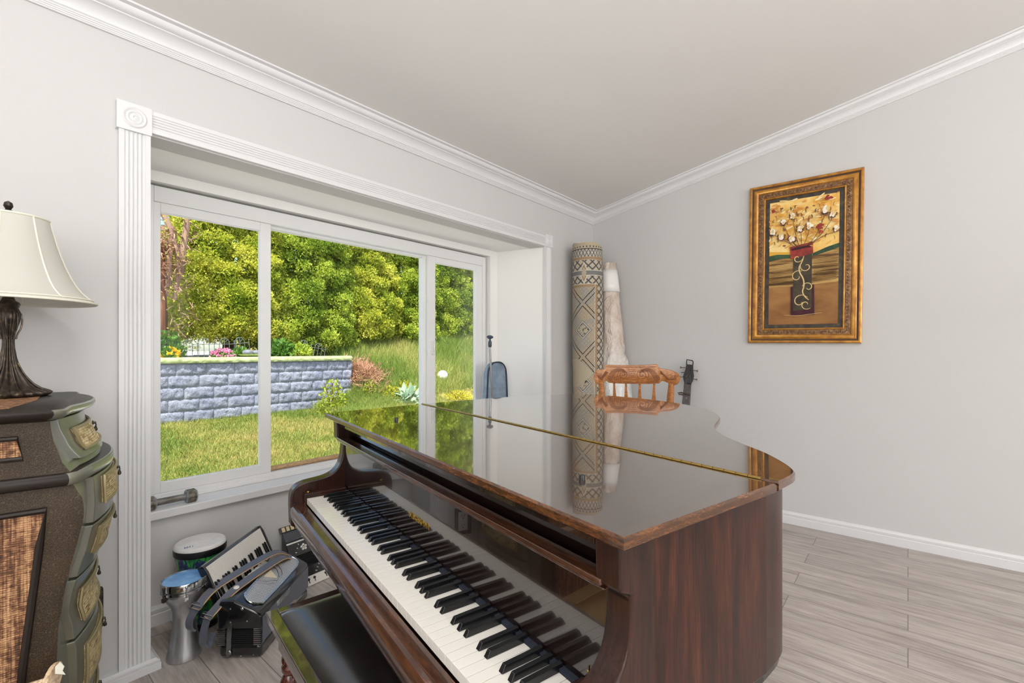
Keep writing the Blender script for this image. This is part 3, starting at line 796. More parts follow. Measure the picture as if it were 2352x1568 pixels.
# small printed mark on the drum head
b = MB(WM[hd.name])
for (x0, y0, x1, y1) in ((-.075, -.052, -.069, -.030), (-.066, -.054, -.060, -.032), (-.075, -.044, -.052, -.048), (-.056, -.056, -.050, -.034), (-.046, -.058, -.042, -.040)):
    b.tube([(x0, y0, .3772), (x1, y1, .3772)], .0011, 5)
b.build('printed_mark', flat('grey_ink', (120, 124, 150), .6), hd)

# ------------------------------------------------------------------ dumbbell
M['iron'] = speck('worn_iron', [(.35, (60, 57, 50)), (.55, (118, 112, 98)), (.75, (172, 166, 144))], 55, rough=.5, metal=.35, bump=.2)
M['grey_iron'] = speck('grey_enamel', [(.35, (120, 123, 126)), (.7, (158, 161, 164))], 40, rough=.4, metal=.3)
M['bar'] = speck('bar_steel', [(.3, (88, 80, 72)), (.55, (140, 138, 134)), (.8, (160, 160, 160))], 30, (.4, 1, 1), rough=.4, metal=.6)
db = thing('dumbbell', 'old iron dumbbell with hexagonal ends lying at the left end of the window sill', 'dumbbell', (.642, 2.612, .519))
b = MB(); b.lathe([(.0155, 0), (.0155, .13)], (.577, 2.612, .548), 20, (1, 0, 0)); b.build('handle', M['bar'], db)
for (x0, s) in ((.544, 1), (.704, -1)):
    b = MB(); x1 = x0 + .048
    hexr = lambda x, r: [(x, 2.612 + r * math.cos(PI / 3 * k), .5485 + r * math.sin(PI / 3 * k)) for k in range(6)]
    b.m = 1; b.loft([hexr(x0, .026), hexr(x0 + .008, .0335)], cap=True); b.loft([hexr(x1 - .008, .0335), hexr(x1, .026)], cap=True)
    b.m = 0; b.loft([hexr(x0 + .008, .0335), hexr(x1 - .008, .0335)], cap=False)
    hd_ = b.build('weight', [M['iron'], M['grey_iron']], db, smooth=20, bevel=.002)
    # raised number on the face that looks at the room
    Mx = Matrix.Translation((x0 + .0095, 2.612 - .0292, .5485 + .007)) @ Matrix.Rotation(R(60), 4, 'X')
    text_mesh('50', Mx, .022, M['iron'], 'number', hd_, extrude=.0012)

# ------------------------------------------------------------------ microphone stand and blue bag in the window recess
ms = thing('microphone_stand', 'thin black microphone stand with a clip on top in front of the blue bag', 'microphone stand', (2.64, 2.40, 0))
b = MB(); b.tube([(2.64, 2.40, .02), (2.615, 2.40, .885), (2.594, 2.40, 1.27)], [.010, .0085, .0075], 12); b.build('pole', M['steel'], ms)
b = MB(); b.lathe([(.13, 0), (.13, .012), (.12, .018), (.02, .022), (.018, .05)], (2.64, 2.40, 0), 32); b.build('base', M['black_plastic'], ms)
b = MB(); b.lathe([(.010, 0), (.0135, .01), (.0135, .04), (.008, .05), (.007, .062)], (2.5935, 2.40, 1.262), 14); b.ball((2.591, 2.398, 1.338), .026, 16, 10, (1, 1, .55)); b.build('clip', flat('dark_blue_grey_plastic', (54, 66, 80), .3), ms)
bg = thing('gig_bag', 'blue grey padded instrument bag with dark piping at the right end of the window recess', 'bag', (2.78, 2.53, 0))
M['bag_cloth'] = speck('bag_cloth', [(.35, (120, 138, 156)), (.7, (150, 168, 186))], 12, rough=.75, spec=.3, bump=.1)
def bag_sec(z):
    w_ = .185 - .075 * (z / 1.14) ** 1.0 if z < 1.06 else .1157 * math.sqrt(max(.02, 1 - ((z - 1.06) / .09) ** 2))
    cx = 2.765 + .012 * (z / 1.14); cy = 2.505 + .010 * z
    return cx, cy, w_
b = MB(); rings = []
for z in [0, .03, .2, .4, .6, .8, .95, 1.06, 1.10, 1.13, 1.146]:
    cx, cy, w_ = bag_sec(z); t_ = .036 if z < 1.1 else .022
    rings.append([(cx + w_ * math.cos(a), cy + t_ * (abs(math.sin(a)) ** .5) * (1 if math.sin(a) > 0 else -1) + .004 * math.sin(9 * z + 3 * a), z) for a in [2 * PI * k / 28 for k in range(28)]])
b.loft(rings); b.build('body', M['bag_cloth'], bg, smooth=60)
b = MB(); pl = [];
for z in [0, .2, .4, .6, .8, .95, 1.06, 1.10, 1.13, 1.145]: cx, cy, w_ = bag_sec(z); pl.append((cx - w_ * .93, cy - .027, z))
pr = []
for z in [1.145, 1.13, 1.10, 1.06, .95, .8, .6, .4, .2, 0]: cx, cy, w_ = bag_sec(z); pr.append((cx + w_ * .93, cy - .027, z))
b.tube(chaikin_open(pl + pr, 1), .006, 8); b.build('piping', flat('dark_piping', (38, 46, 60), .6), bg)
b = MB(); z0 = [(bag_sec(z)[0] + bag_sec(z)[2] * 1.0, bag_sec(z)[1], z) for z in (.3, .5, .7, .9, 1.02, 1.08)]; b.tube(z0, .004, 6); b.build('zip', M['black_plastic'], bg)
# ------------------------------------------------------------------ bombe chest of drawers (local x = drawer side, y = away from camera)
CA = R(-12); cn = Vector((math.cos(CA), math.sin(CA), 0)); ct = Vector((-math.sin(CA), math.cos(CA), 0))
CO = cn * -.40 + ct * 1.86
chest = thing('chest_of_drawers', 'tall curvy brown crackle chest with woven panels under the table lamp', 'chest of drawers', tuple(CO), CA)
Cm = WM[chest.name]
CMx = Cm @ Matrix.Translation((.40, -1.86, 0))     # p, q, z measured from the room origin
def hb(): return MB(CMx)
def interp(tab, z):
    tab = sorted(tab)
    if z <= tab[0][0]: return tab[0][1]
    for (a, fa), (b_, fb) in zip(tab, tab[1:]):
        if z <= b_:
            t = (z - a) / (b_ - a); t = t * t * (3 - 2 * t) * .35 + t * .65
            return fa + (fb - fa) * t
    return tab[-1][1]
SIDE = [(0, -.168), (.45, -.170), (.57, -.166), (.62, -.160), (.67, -.153), (.73, -.141), (.78, -.130), (.82, -.122), (.85, -.119), (.884, -.124), (.915, -.142), (.936, -.140), (.973, -.160), (1.038, -.177), (1.085, -.181)]
FRONT = [(0, -.125), (.29, -.122), (.34, -.118), (.394, -.113), (.47, -.114), (.534, -.120), (.573, -.128), (.61, -.124), (.67, -.110), (.74, -.091), (.79, -.081), (.838, -.078), (.90, -.080), (.93, -.090), (.95, -.094), (.97, -.110), (1.0, -.128), (1.05, -.145), (1.085, -.150)]
Q0, Q1, QC = 1.55, 2.15, 1.85
def qbul(z): return .020 * math.sin(max(0, min(1, (z - .45) / .75)) * PI) if z < 1.2 else 0
def section(z, df=0.0, ds=0.0):
    s, f = interp(SIDE, z) + ds, interp(FRONT, z) + df
    e = ds
    pts = [(-.66, Q0 - e), (s - .02, Q0 - e), (s, Q0 + .006 - e * .5)]
    for i in range(13):
        q = 1.632 + (2 * QC - 2 * 1.632) * i / 12
        pts.append((f - .85 * (q - QC + .03) ** 2 if q < QC else f - .85 * (q - QC + .03) ** 2, q))
    pts += [(s - .03, Q1 - .006 + e * .5), (s - .05, Q1 + e), (-.66, Q1 + e)]
    return [(p, q, z) for p, q in pts]
def crackle_mat():
    m, nt, b = new_mat('crackle_brown')
    v = objc(nt)
    vo = nt.nodes.new('ShaderNodeTexVoronoi'); vo.feature = 'DISTANCE_TO_EDGE'; vo.inputs['Scale'].default_value = 200
    nz = noise(nt, v, 40, 3); va = nt.nodes.new('ShaderNodeVectorMath'); va.operation = 'ADD'
    cx = nt.nodes.new('ShaderNodeCombineXYZ')
    for i in range(3): nt.links.new(mth(nt, 'MULTIPLY', nz, .02), cx.inputs[i])
    nt.links.new(v, va.inputs[0]); nt.links.new(cx.outputs[0], va.inputs[1]); nt.links.new(va.outputs[0], vo.inputs['Vector'])
    base = ramp(nt, noise(nt, v, 6, 3), [(.35, (40, 32, 25)), (.65, (56, 45, 35))])
    line = ramp(nt, vo.outputs['Distance'], [(.02, (190, 190, 190)), (.06, (0, 0, 0))])
    nt.links.new(mix(nt, base, lin((104, 88, 62)), line), b.inputs['Base Color']); setp(b, .45, spec=.25)
    add_bump(nt, b, vo.outputs['Distance'], .15, .003); return m
def weave_mat(name, a, c, d, axis, sx=1.0):
    m, nt, b = new_mat(name)
    v = objc(nt); sp = nt.nodes.new('ShaderNodeSeparateXYZ'); nt.links.new(v, sp.inputs[0])
    h, z = sp.outputs[axis], sp.outputs[2]
    col = noise(nt, objc(nt, (1, 1, .05) if axis == 0 else (1, .3, 1)), 120 * sx, 3, .7); rows = noise(nt, objc(nt, (.5, .5, 1)), 150 * sx, 2, .6)
    f = mth(nt, 'ADD', mth(nt, 'MULTIPLY', col, .62), mth(nt, 'MULTIPLY', rows, .38))
    wv = mth(nt, 'ABSOLUTE', mth(nt, 'MULTIPLY', mth(nt, 'SINE', mth(nt, 'MULTIPLY', h, 480 * sx)), mth(nt, 'SINE', mth(nt, 'MULTIPLY', z, 620 * sx))))
    base = ramp(nt, f, [(.36, a), (.48, c), (.60, d)])
    dk = ramp(nt, wv, [(.0, (150, 142, 134)), (.3, (255, 255, 255))])
    nt.links.new(mix(nt, base, dk, .8, 'MULTIPLY'), b.inputs['Base Color']); setp(b, .6, spec=.3)
    add_bump(nt, b, wv, .5, .003); return m
M['crackle'] = crackle_mat()
M['weave'] = weave_mat('woven_rattan', (54, 36, 28), (116, 78, 54), (188, 146, 106), 0)
M['wicker'] = weave_mat('woven_wicker', (120, 98, 64), (196, 174, 126), (226, 208, 164), 1, .8)
M['chest_front'] = speck('brown_lacquer_window_tint', [(.35, (88, 88, 76)), (.65, (106, 106, 90))], 5, rough=.3, spec=.7, coat=.6, coat_rough=.18)  # brown lacquer, base lightened and greened to carry the window's reflection
M['chest_dark'] = flat('dark_brown_moulding', (34, 27, 23), .4, spec=.3)
M['rim_gold'] = flat('dull_gold_rim', (150, 136, 100), .4, .5)
zs = [0, .2, .29, .34, .394, .43, .47, .51, .534, .555, .573, .59, .61, .64, .67, .70, .74, .77, .79, .82, .838, .86, .88, .90, .92, .935, .95, .97, 1.0, 1.025, 1.05, 1.07, 1.085]
b = hb(); b.m = 0
n = len(section(0)); b.loft([section(z, -.012) for z in zs])
o = b.build('body', [M['crackle'], M['chest_front']], chest, smooth=40)
o.data.polygons.foreach_set('material_index', [1 if (p.normal.x > .55) else 0 for p in o.data.polygons])
def moulding(zc, hgt, out):
    b = hb(); R_ = []
    for k in range(9):
        a = -PI / 2 + PI * k / 8
        z = zc + hgt / 2 * math.sin(a); w_ = out * (.55 + .45 * math.cos(a))
        R_.append([(p, q, z) for p, q, _ in section(zc, w_, w_)])
    b.loft(R_); return b
o = moulding(.931, .030, .016).build('waist_moulding', [M['chest_dark'], M['chest_front']], chest, smooth=50)
o.data.polygons.foreach_set('material_index', [1 if (p.center.x > .222 and len(p.vertices) == 4) else 0 for p in o.data.polygons])
b = hb(); R_ = []
for z, w_ in ((1.072, .004), (1.076, .016), (1.082, .026), (1.090, .030), (1.097, .029), (1.100, .024)):
    R_.append([(p, q, z) for p, q, _ in section(1.06, w_, w_)])
b.loft(R_); o = b.build('top', [M['chest_dark'], M['chest_front']], chest, smooth=50)
o.data.polygons.foreach_set('material_index', [1 if (p.center.x > .222 and len(p.vertices) == 4) else 0 for p in o.data.polygons])  # drawer-side faces get the reflection-tinted lacquer
b = hb(); b.prism([(-.52, 1.62, 1.0995), (-.26, 1.62, 1.0995), (-.24, 1.85, 1.0995), (-.26, 2.09, 1.0995), (-.52, 2.09, 1.0995)], (0, 0, .0012)); b.build('top_inlay', M['weave'], chest)
# side panels: an upper small one and a tall woven one, each in a raised frame
def side_panel(pts, fr, name):
    c = Vector((sum(p[0] for p in pts) / len(pts), 0, sum(p[1] for p in pts) / len(pts)))
    b = hb(); b.tube([(p, Q0 - .001, z) for p, z in pts], fr, 8, close=True); f = b.build('panel_frame', M['chest_dark'], chest)
    b = hb(); b.prism([(p, Q0 + .004, z) for p, z in pts], (0, -.006, 0)); b.build(name, M['weave'], f)
side_panel([(-.50, 1.037), (-.233, 1.037), (-.224, .990), (-.50, .990)], .006, 'woven_panel')
side_panel([(-.50, .863), (-.186, .863), (-.197, .78), (-.210, .65), (-.222, .53), (-.232, .42), (-.238, .25), (-.238, .12), (-.50, .12)], .008, 'woven_panel')
# drawers following the swell of the front
def drawer(z0, z1, pz0, pz1, lab=None):
    b = hb(); N = 8; R_ = []
    for k in range(N + 1):
        z = z0 + (z1 - z0) * k / N
        o_ = [(p, q) for p, q, _ in section(z, .004)][3:16]; i_ = [(p - .02, q) for p, q in o_]
        R_.append([(p, q, z) for p, q in o_] + [(p, q, z) for p, q in i_[::-1]])
    b.loft(R_); d = b.build('drawer', M['chest_front'], chest, smooth=40, bevel=.003)
    def fp(q, z, off): return (interp(FRONT, z) - .85 * (q - QC + .03) ** 2 + .004 + off, q, z)
    b = hb(); qa, qb_ = 1.672, 1.985
    R_ = []
    for k in range(5):
        z = pz0 + (pz1 - pz0) * k / 4
        qs = [qa + (qb_ - qa) * i / 8 for i in range(9)]
        R_.append([fp(q, z, .007) for q in qs] + [fp(q, z, -.004) for q in qs[::-1]])
    b.loft(R_); pn = b.build('woven_panel', M['wicker'], d, smooth=40)
    b = hb(); qs = [qa + (qb_ - qa) * i / 8 for i in range(9)]
    loop = [fp(q, pz0, .006) for q in qs] + [fp(qb_, pz0 + (pz1 - pz0) * k / 4, .006) for k in (1, 2, 3)] + [fp(q, pz1, .006) for q in qs[::-1]] + [fp(qa, pz0 + (pz1 - pz0) * k / 4, .006) for k in (3, 2, 1)]
    b.tube(loop, .0045, 6, close=True); b.build('panel_rim', M['rim_gold'], d)
    for q in (1.90,):
        zc = (pz0 + pz1) / 2 + .012; p = Vector(fp(q, zc, .008)); b = hb()
        b.lathe([(.007, 0), (.008, .0015), (.004, .004), (.0035, .008), (.0005, .010)], p, 14, (1, 0, 0))
        b.tube([p + Vector((.007, 0, 0)), p + Vector((.009, 0, -.006)), p + Vector((.008, 0, -.014))], .0016, 6)
        b.lathe([(.0005, -.026), (.004, -.024), (.005, -.020), (.003, -.013), (.0015, -.009)], p + Vector((.008, 0, 0)), 12)
        b.build('drop_pull', M['dark_metal'], d)
for a in ((.962, 1.068, .982, 1.036), (.792, .912, .832, .902), (.660, .786, .703, .768), (.503, .654, .530, .612), (.325, .497, .358, .462), (.13, .318, .16, .28)): drawer(*a)
b = hb()
for (p, q) in ((-.20, 1.60), (-.20, 2.10), (-.62, 1.60), (-.62, 2.10)): b.lathe([(.03, 0), (.034, .02), (.028, .05)], (p, q, -.0), 12)
b.build('foot', M['chest_dark'], chest)

# ------------------------------------------------------------------ table lamp
LP = Vector((.1055, 2.060, 1.1012))
lamp = thing('table_lamp', 'table lamp with cream bell shade and ribbed dark bronze stem on the chest', 'lamp', tuple(LP))
Lm = WM[lamp.name]
def lb(): return MB(Lm)
def leafy(a, z):
    k = .16 if z < .17 else (.14 if z < .225 else .05)
    return 1 + k * abs(math.cos(9 * a)) - k * .5
SP = [(.112, 0), (.124, .004), (.128, .010), (.118, .016), (.094, .024), (.072, .038), (.052, .060), (.036, .085), (.026, .115), (.020, .145), (.0185, .165), (.021, .185), (.027, .205), (.034, .222), (.0395, .236), (.041, .248), (.037, .256), (.033, .262), (.030, .27)]
SP = [(r * (.70 if z < .07 else .66), z) for r, z in SP]
b = lb(); b.lathe(SP, (0, 0, 0), 108, wob=leafy); b.build('stem', M['dark_metal'], lamp, smooth=60)
for k in range(7):
    b = lb(); a = 2 * PI * k / 7; ca, sa = math.cos(a), math.sin(a)
    b.tube([(ca * r, sa * r, z) for r, z in chaikin_open([(.026, .250), (.0295, .232), (.027, .205), (.0185, .188), (.016, .172)], 2)], .0022, 6); b.build('leaf_ornament', M['dark_metal'], lamp)
    b = lb()
    a2 = a + PI / 7; ca, sa = math.cos(a2), math.sin(a2)
    b.tube([(ca * r, sa * r, z) for r, z in chaikin_open([(.0215, .10), (.030, .078), (.042, .055), (.060, .032), (.080, .018)], 2)], .0022, 6); b.build('leaf_ornament', M['dark_metal'], lamp)
KS_ = .66
b = lb(); b.lathe([(r * KS_, z) for r, z in [(.030, .262), (.036, .268), (.040, .276), (.036, .282), (.024, .287), (.019, .296), (.026, .304), (.030, .314), (.026, .322), (.018, .326), (.020, .334), (.036, .337), (.036, .342), (.016, .344), (.016, .40), (.004, .405)]], (0, 0, 0), 32); b.build('socket', M['dark_metal'], lamp)
zb, zt = .2835, .541
SH = [(.262, 0), (.2605, .004), (.252, .010), (.236, .019), (.214, .036), (.195, .058), (.178, .086), (.163, .115), (.150, .146), (.139, .176), (.130, .205), (.1225, .232), (.119, .246), (.1165, .252), (.114, .257)]
SH = [(r * .762, z) for r, z in SH]
b = lb(); b.lathe([(r, zb + z) for r, z in SH] + [(r - .0025, zb + z) for r, z in SH[::-1]], (0, 0, 0), 72, cap=False)
b.f += [(i, (i + 1) % 72, (len(SH) * 2 - 1) * 72 + (i + 1) % 72, (len(SH) * 2 - 1) * 72 + i) for i in range(72)]; b.mi += [0] * 72
def shade_mat():
    m, nt, b = new_mat('shade_fabric'); b.inputs['Base Color'].default_value = lin((218, 217, 208)); setp(b, .8, spec=.2)
    tr = nt.nodes.new('ShaderNodeBsdfTranslucent'); tr.inputs['Color'].default_value = lin((238, 237, 230)); mx = nt.nodes.new('ShaderNodeMixShader'); mx.inputs[0].default_value = .3
    out = nt.nodes['Material Output']; nt.links.new(b.outputs[0], mx.inputs[1]); nt.links.new(tr.outputs[0], mx.inputs[2]); nt.links.new(mx.outputs[0], out.inputs['Surface']); return m
M['shade'] = shade_mat()
sh = b.build('lamp_shade', M['shade'], lamp, smooth=60)
M['shade_trim'] = flat('shade_trim', (226, 222, 206), .7)
b = lb()
b.tube([(.1996 * math.cos(a), .1996 * math.sin(a), zb + .003) for a in [2 * PI * k / 72 for k in range(72)]], .0035, 6, close=True)
b.tube([(.1912 * math.cos(a), .1912 * math.sin(a), zb + .013) for a in [2 * PI * k / 72 for k in range(72)]], .0022, 6, close=True)
b.tube([(.0888 * math.cos(a), .0888 * math.sin(a), zb + .253) for a in [2 * PI * k / 72 for k in range(72)]], .0035, 6, close=True)
for k in range(8):
    a = 2 * PI * k / 8 - 1.02
    b.tube([(math.cos(a) * r, math.sin(a) * r, zb + z) for r, z in SH[2:-1]], .0028, 5)
b.build('shade_trim', M['shade_trim'], sh)
b = lb(); b.tube([(0, 0, .34), (.055, 0, .40), (.06, 0, .47), (.0, 0, .552)], .002, 6); b.tube([(0, 0, .34), (-.055, 0, .40), (-.06, 0, .47), (.0, 0, .552)], .002, 6)
for k in range(3): a = 2 * PI * k / 3; b.tube([(0, 0, .550), (.088 * math.cos(a), .088 * math.sin(a), zb + .252)], .0018, 6)
b.lathe([(.004, .548), (.012, .551), (.012, .556), (.006, .56), (.011, .570), (.009, .580), (.002, .585)], (0, 0, 0), 16); b.build('finial', M['dark_metal'], lamp)

# ------------------------------------------------------------------ pale wooden rail with a plywood end plate, lower left
wr = thing('wooden_rack', 'pale wooden rail with rounded plywood end plate and torn sticker before the chest', 'rack', (-.12, 1.26, 0))
M['pale_wood'] = wood('pale_birch', (196, 164, 128), (216, 188, 154), (230, 208, 178), (3, 3, 3), .5, 0, 9)
dirr = Vector((math.sin(R(40.1)), -math.cos(R(40.1)), 0)); fw = Vector((math.cos(R(40.1)), math.sin(R(40.1)), 0))
cd = Vector((.137, 1.462, .502))
ax = (dirr * .9 + fw * .25 + Vector((0, 0, .18))).normalized()
b = MB(); Q = Vector((0, 0, 1)).rotation_difference(ax).to_matrix()
b.prism([cd + Q @ Vector((.022 * math.cos(a), .040 * math.sin(a), 0)) for a in [2 * PI * k / 28 for k in range(28)]], ax * .010); b.build('end_plate', M['pale_wood'], wr, bevel=.002)
b = MB(); b.tube([cd, cd - ax * .42], .011, 16); b.build('rail', M['pale_wood'], wr)
e = cd - ax * .38
b = MB(); b.tube([(e.x, e.y, .02), (e.x, e.y, e.z + .03)], .016, 14); b.lathe([(.12, 0), (.12, .02), (.016, .024)], (e.x, e.y, 0), 28); b.build('post', M['pale_wood'], wr)
b = MB(); s0 = cd + ax * .011 + Vector((0, 0, .030))
b.prism([s0, s0 + dirr * .010 + Vector((0, 0, .010)), s0 + dirr * .020 + Vector((0, 0, .0)), s0 + dirr * .016 - Vector((0, 0, .010)), s0 + dirr * .022 - Vector((0, 0, .018)), s0 - Vector((0, 0, .016))], fw * .0012); b.build('torn_sticker', flat('torn_paper', (214, 214, 200), .7), wr)

# ------------------------------------------------------------------ rolled rug standing in the corner
RG = Vector((3.49, 2.085, 0))
rug = thing('rolled_rug', 'rolled patterned rug in beige and grey standing upright in the corner', 'rug', tuple(RG), 0, 'rolls standing in the corner')
def rug_mat():
    m, nt, b = new_mat('rug_pattern')
    sp = nt.nodes.new('ShaderNodeSeparateXYZ'); nt.links.new(objc(nt, rot=(0, 0, R(149.5))), sp.inputs[0])
    an = mth(nt, 'ARCTAN2', sp.outputs[1], sp.outputs[0])
    s = mth(nt, 'MULTIPLY', an, .128)         # arc length, zero on the side seen from the room
    z = sp.outputs[2]; T = 2.125
    t = mth(nt, 'SUBTRACT', T, z)
    cols = dict(be=lin((188, 176, 154)), cr=lin((216, 211, 196)), gr=lin((132, 131, 129)), dk=lin((66, 61, 57)), br=lin((168, 142, 112)), bl=lin((128, 134, 142)))
    def frac(x): return mth(nt, 'FRACT', x)
    def gt(a, c): return mth(nt, 'GREATER_THAN', a, c)
    def lt(a, c): return mth(nt, 'LESS_THAN', a, c)
    def AND(a, c): return mth(nt, 'MULTIPLY', a, c)
    def tri(x): return mth(nt, 'ABSOLUTE', mth(nt, 'SUBTRACT', frac(x), .5))
    def band(a, lo, hi): return AND(gt(a, lo), lt(a, hi))
    # fine diamonds with a light square in the middle of each
    k = 1 / .036
    u = mth(nt, 'MULTIPLY', mth(nt, 'ADD', s, t), k); w_ = mth(nt, 'MULTIPLY', mth(nt, 'SUBTRACT', s, t), k)
    du, dw = tri(u), tri(w_); mx_ = mth(nt, 'MAXIMUM', du, dw)
    c = mix(nt, cols['gr'], cols['br'], lt(noise(nt, objc(nt), 9, 2), .5))
    c = mix(nt, c, cols['be'], gt(mx_, .43)); c = mix(nt, c, cols['cr'], lt(mx_, .27)); c = mix(nt, c, cols['dk'], lt(mx_, .13))
    # large lozenges that break the field into patches
    K = 1 / .40
    U = tri(mth(nt, 'MULTIPLY', mth(nt, 'ADD', s, mth(nt, 'MULTIPLY', t, .9)), K)); W = tri(mth(nt, 'ADD', mth(nt, 'MULTIPLY', mth(nt, 'SUBTRACT', s, mth(nt, 'MULTIPLY', t, .9)), K), .23))
    mn = mth(nt, 'MAXIMUM', U, W)
    patch = noise(nt, objc(nt, loc=(5, 3, 1)), 34, 2, .5, 1.5)
    alt = mix(nt, cols['be'], cols['gr'], gt(patch, .52)); alt = mix(nt, alt, cols['dk'], gt(patch, .60))
    zone = lt(mn, .13)
    c = mix(nt, c, alt, zone); c = mix(nt, c, cols['dk'], band(mn, .13, .145)); c = mix(nt, c, cols['cr'], band(mn, .145, .165)); c = mix(nt, c, cols['bl'], band(mn, .165, .185))
    c = mix(nt, c, cols['dk'], band(mn, .44, .46))
    # right hand border with a coarser net, divided from the field by a brown stripe
    kb = 1 / .062
    bu = tri(mth(nt, 'MULTIPLY', mth(nt, 'ADD', s, t), kb)); bw = tri(mth(nt, 'MULTIPLY', mth(nt, 'SUBTRACT', s, t), kb)); bm_ = mth(nt, 'MAXIMUM', bu, bw)
    bc = mix(nt, cols['gr'], cols['be'], lt(bm_, .36)); bc = mix(nt, bc, cols['dk'], gt(bm_, .45)); bc = mix(nt, bc, cols['cr'], band(bm_, .18, .24))
    top = lt(t, .36); right = gt(s, .075); bord = mth(nt, 'MAXIMUM', top, right)
    c = mix(nt, c, bc, bord)
    st = mth(nt, 'MAXIMUM', AND(band(s, .052, .077), gt(t, .335)), AND(band(t, .335, .362), lt(s, .077)))
    stc = mix(nt, cols['br'], cols['cr'], mth(nt, 'MAXIMUM', AND(band(s, .052, .056), gt(t, .338)), AND(band(t, .335, .340), lt(s, .077))))
    c = mix(nt, c, stc, st)
    # medallion cross in the top border
    ms_ = mth(nt, 'ABSOLUTE', mth(nt, 'ADD', s, .035)); mt = mth(nt, 'ABSOLUTE', mth(nt, 'SUBTRACT', t, .245))
    dia = mth(nt, 'ADD', mth(nt, 'MULTIPLY', ms_, 2.4), mt)
    c = mix(nt, c, cols['cr'], lt(dia, .095)); c = mix(nt, c, cols['br'], lt(dia, .075)); c = mix(nt, c, cols['be'], lt(dia, .05))
    c = mix(nt, c, cols['gr'], AND(lt(mt, .022), gt(dia, .05))); c = mix(nt, c, cols['cr'], AND(band(mt, .018, .024), gt(dia, .05)))
    # end borders: beige hem with dots, zigzag band, brown stripe
    kz = tri(mth(nt, 'MULTIPLY', s, 1 / .055)); zt = mth(nt, 'MULTIPLY', mth(nt, 'SUBTRACT', t, .050), 1 / .060)
    z1 = mth(nt, 'ABSOLUTE', mth(nt, 'SUBTRACT', mth(nt, 'MULTIPLY', kz, 2), zt)); z2 = mth(nt, 'ABSOLUTE', mth(nt, 'SUBTRACT', mth(nt, 'SUBTRACT', 1, mth(nt, 'MULTIPLY', kz, 2)), zt))
    zz = mix(nt, cols['cr'], cols['dk'], lt(mth(nt, 'MINIMUM', z1, z2), .10)); zz = mix(nt, zz, cols['gr'], band(mth(nt, 'MINIMUM', z1, z2), .22, .32))
    c = mix(nt, c, zz, band(t, .045, .112)); c = mix(nt, c, cols['dk'], band(t, .043, .050))
    c = mix(nt, c, cols['br'], band(t, .112, .135)); c = mix(nt, c, cols['be'], band(t, .135, .140))
    hem = mix(nt, cols['be'], cols['dk'], AND(band(t, .022, .034), lt(tri(mth(nt, 'MULTIPLY', s, 1 / .026)), .16)))
    c = mix(nt, c, hem, lt(t, .043))
    # bare beige backing where the rug folds over, lower left
    fold = AND(band(t, .96, 1.19), lt(mth(nt, 'ADD', s, mth(nt, 'ABSOLUTE', mth(nt, 'MULTIPLY', mth(nt, 'SUBTRACT', t, 1.075), 1.1))), .045))
    c = mix(nt, c, cols['be'], fold)
    pile = noise(nt, objc(nt), 260, 3, .7)
    c = mix(nt, c, ramp(nt, pile, [(.3, (190, 190, 190)), (.7, (255, 255, 255))]), .6, 'MULTIPLY')
    nt.links.new(c, b.inputs['Base Color']); setp(b, .9, spec=.15); add_bump(nt, b, pile, .3, .003); return m
M['rug'] = rug_mat()
b = MB(WM[rug.name]); ang = [2 * PI * k / 48 for k in range(48)]
def rr_(z, a): return .128 + .003 * math.sin(3 * z + a * 2) + .004 * math.exp(-((z - 1.02) / .09) ** 2) * -1
b.loft([[(rr_(z, a) * math.cos(a) - .006 * z, rr_(z, a) * math.sin(a) + .002 * z, z if z < 2 else z + .018 * math.sin(a * 1 - .6) + .006 * math.sin(3 * a)) for a in ang] for z in [0, .1, .3, .5, .7, .85, .95, 1.0, 1.05, 1.15, 1.3, 1.6, 1.9, 2.118]], cap=True)
b.build('rug_roll', M['rug'], rug, smooth=60)
b = MB(WM[rug.name]); sp_ = []
for k in range(90):
    a = k * .26; r = .118 - .0011 * k; sp_.append((r * math.cos(a) - .0127, r * math.sin(a) + .004, 2.121))
b.strip(sp_, (0, 0, 1), .03, .006); b.build('rolled_edge', flat('rug_backing', (186, 168, 138), .95, bump=.3, bscale=200), rug)

def wrap_mat():
    m, nt, b = new_mat('plastic_wrapped_rug')
    a = noise(nt, objc(nt, (1, 1, .6)), 11, 6, .65, 1.6); f = noise(nt, objc(nt, (1, 1, .6), (.5, .4, 0)), 13, 3, .6, 1.8)
    z = nt.nodes.new('ShaderNodeSeparateXYZ'); nt.links.new(objc(nt), z.inputs[0])
    c1 = ramp(nt, a, [(.3, (188, 168, 152)), (.5, (208, 193, 181)), (.7, (222, 212, 203))]); c2 = ramp(nt, a, [(.3, (206, 204, 200)), (.6, (226, 225, 222))])
    c = mix(nt, c2, c1, ramp(nt, z.outputs[2], [(0, (0, 0, 0)), (1, (255, 255, 255))]))
    # plain white paper sleeve under the film near the top
    nt.links.new(c, b.inputs['Base Color']); setp(b, .22, spec=.5, coat=.6, coat_rough=.08)
    mp = nt.nodes.new('ShaderNodeMapRange'); mp.inputs[1].default_value = 1.05; mp.inputs[2].default_value = 1.30; nt.links.new(z.outputs[2], mp.inputs[0])
    for l in list(nt.links):
        if l.to_socket.name == 'Factor' and l.to_node.type == 'MIX': nt.links.remove(l)
    mixn = [n for n in nt.nodes if n.type == 'MIX'][0]; nt.links.new(mp.outputs[0], mixn.inputs[0])
    add_bump(nt, b, f, .7, .03); return m
M['wrap'] = wrap_mat()
w0, w1 = Vector((3.60, 1.845, 0)), Vector((3.742, 2.040, 2.02))
wp = thing('wrapped_rug', 'pale rolled rug wrapped in clear plastic leaning in the corner behind the patterned rug', 'rug', tuple(w0), 0, 'rolls standing in the corner')
b = MB(); rings = []
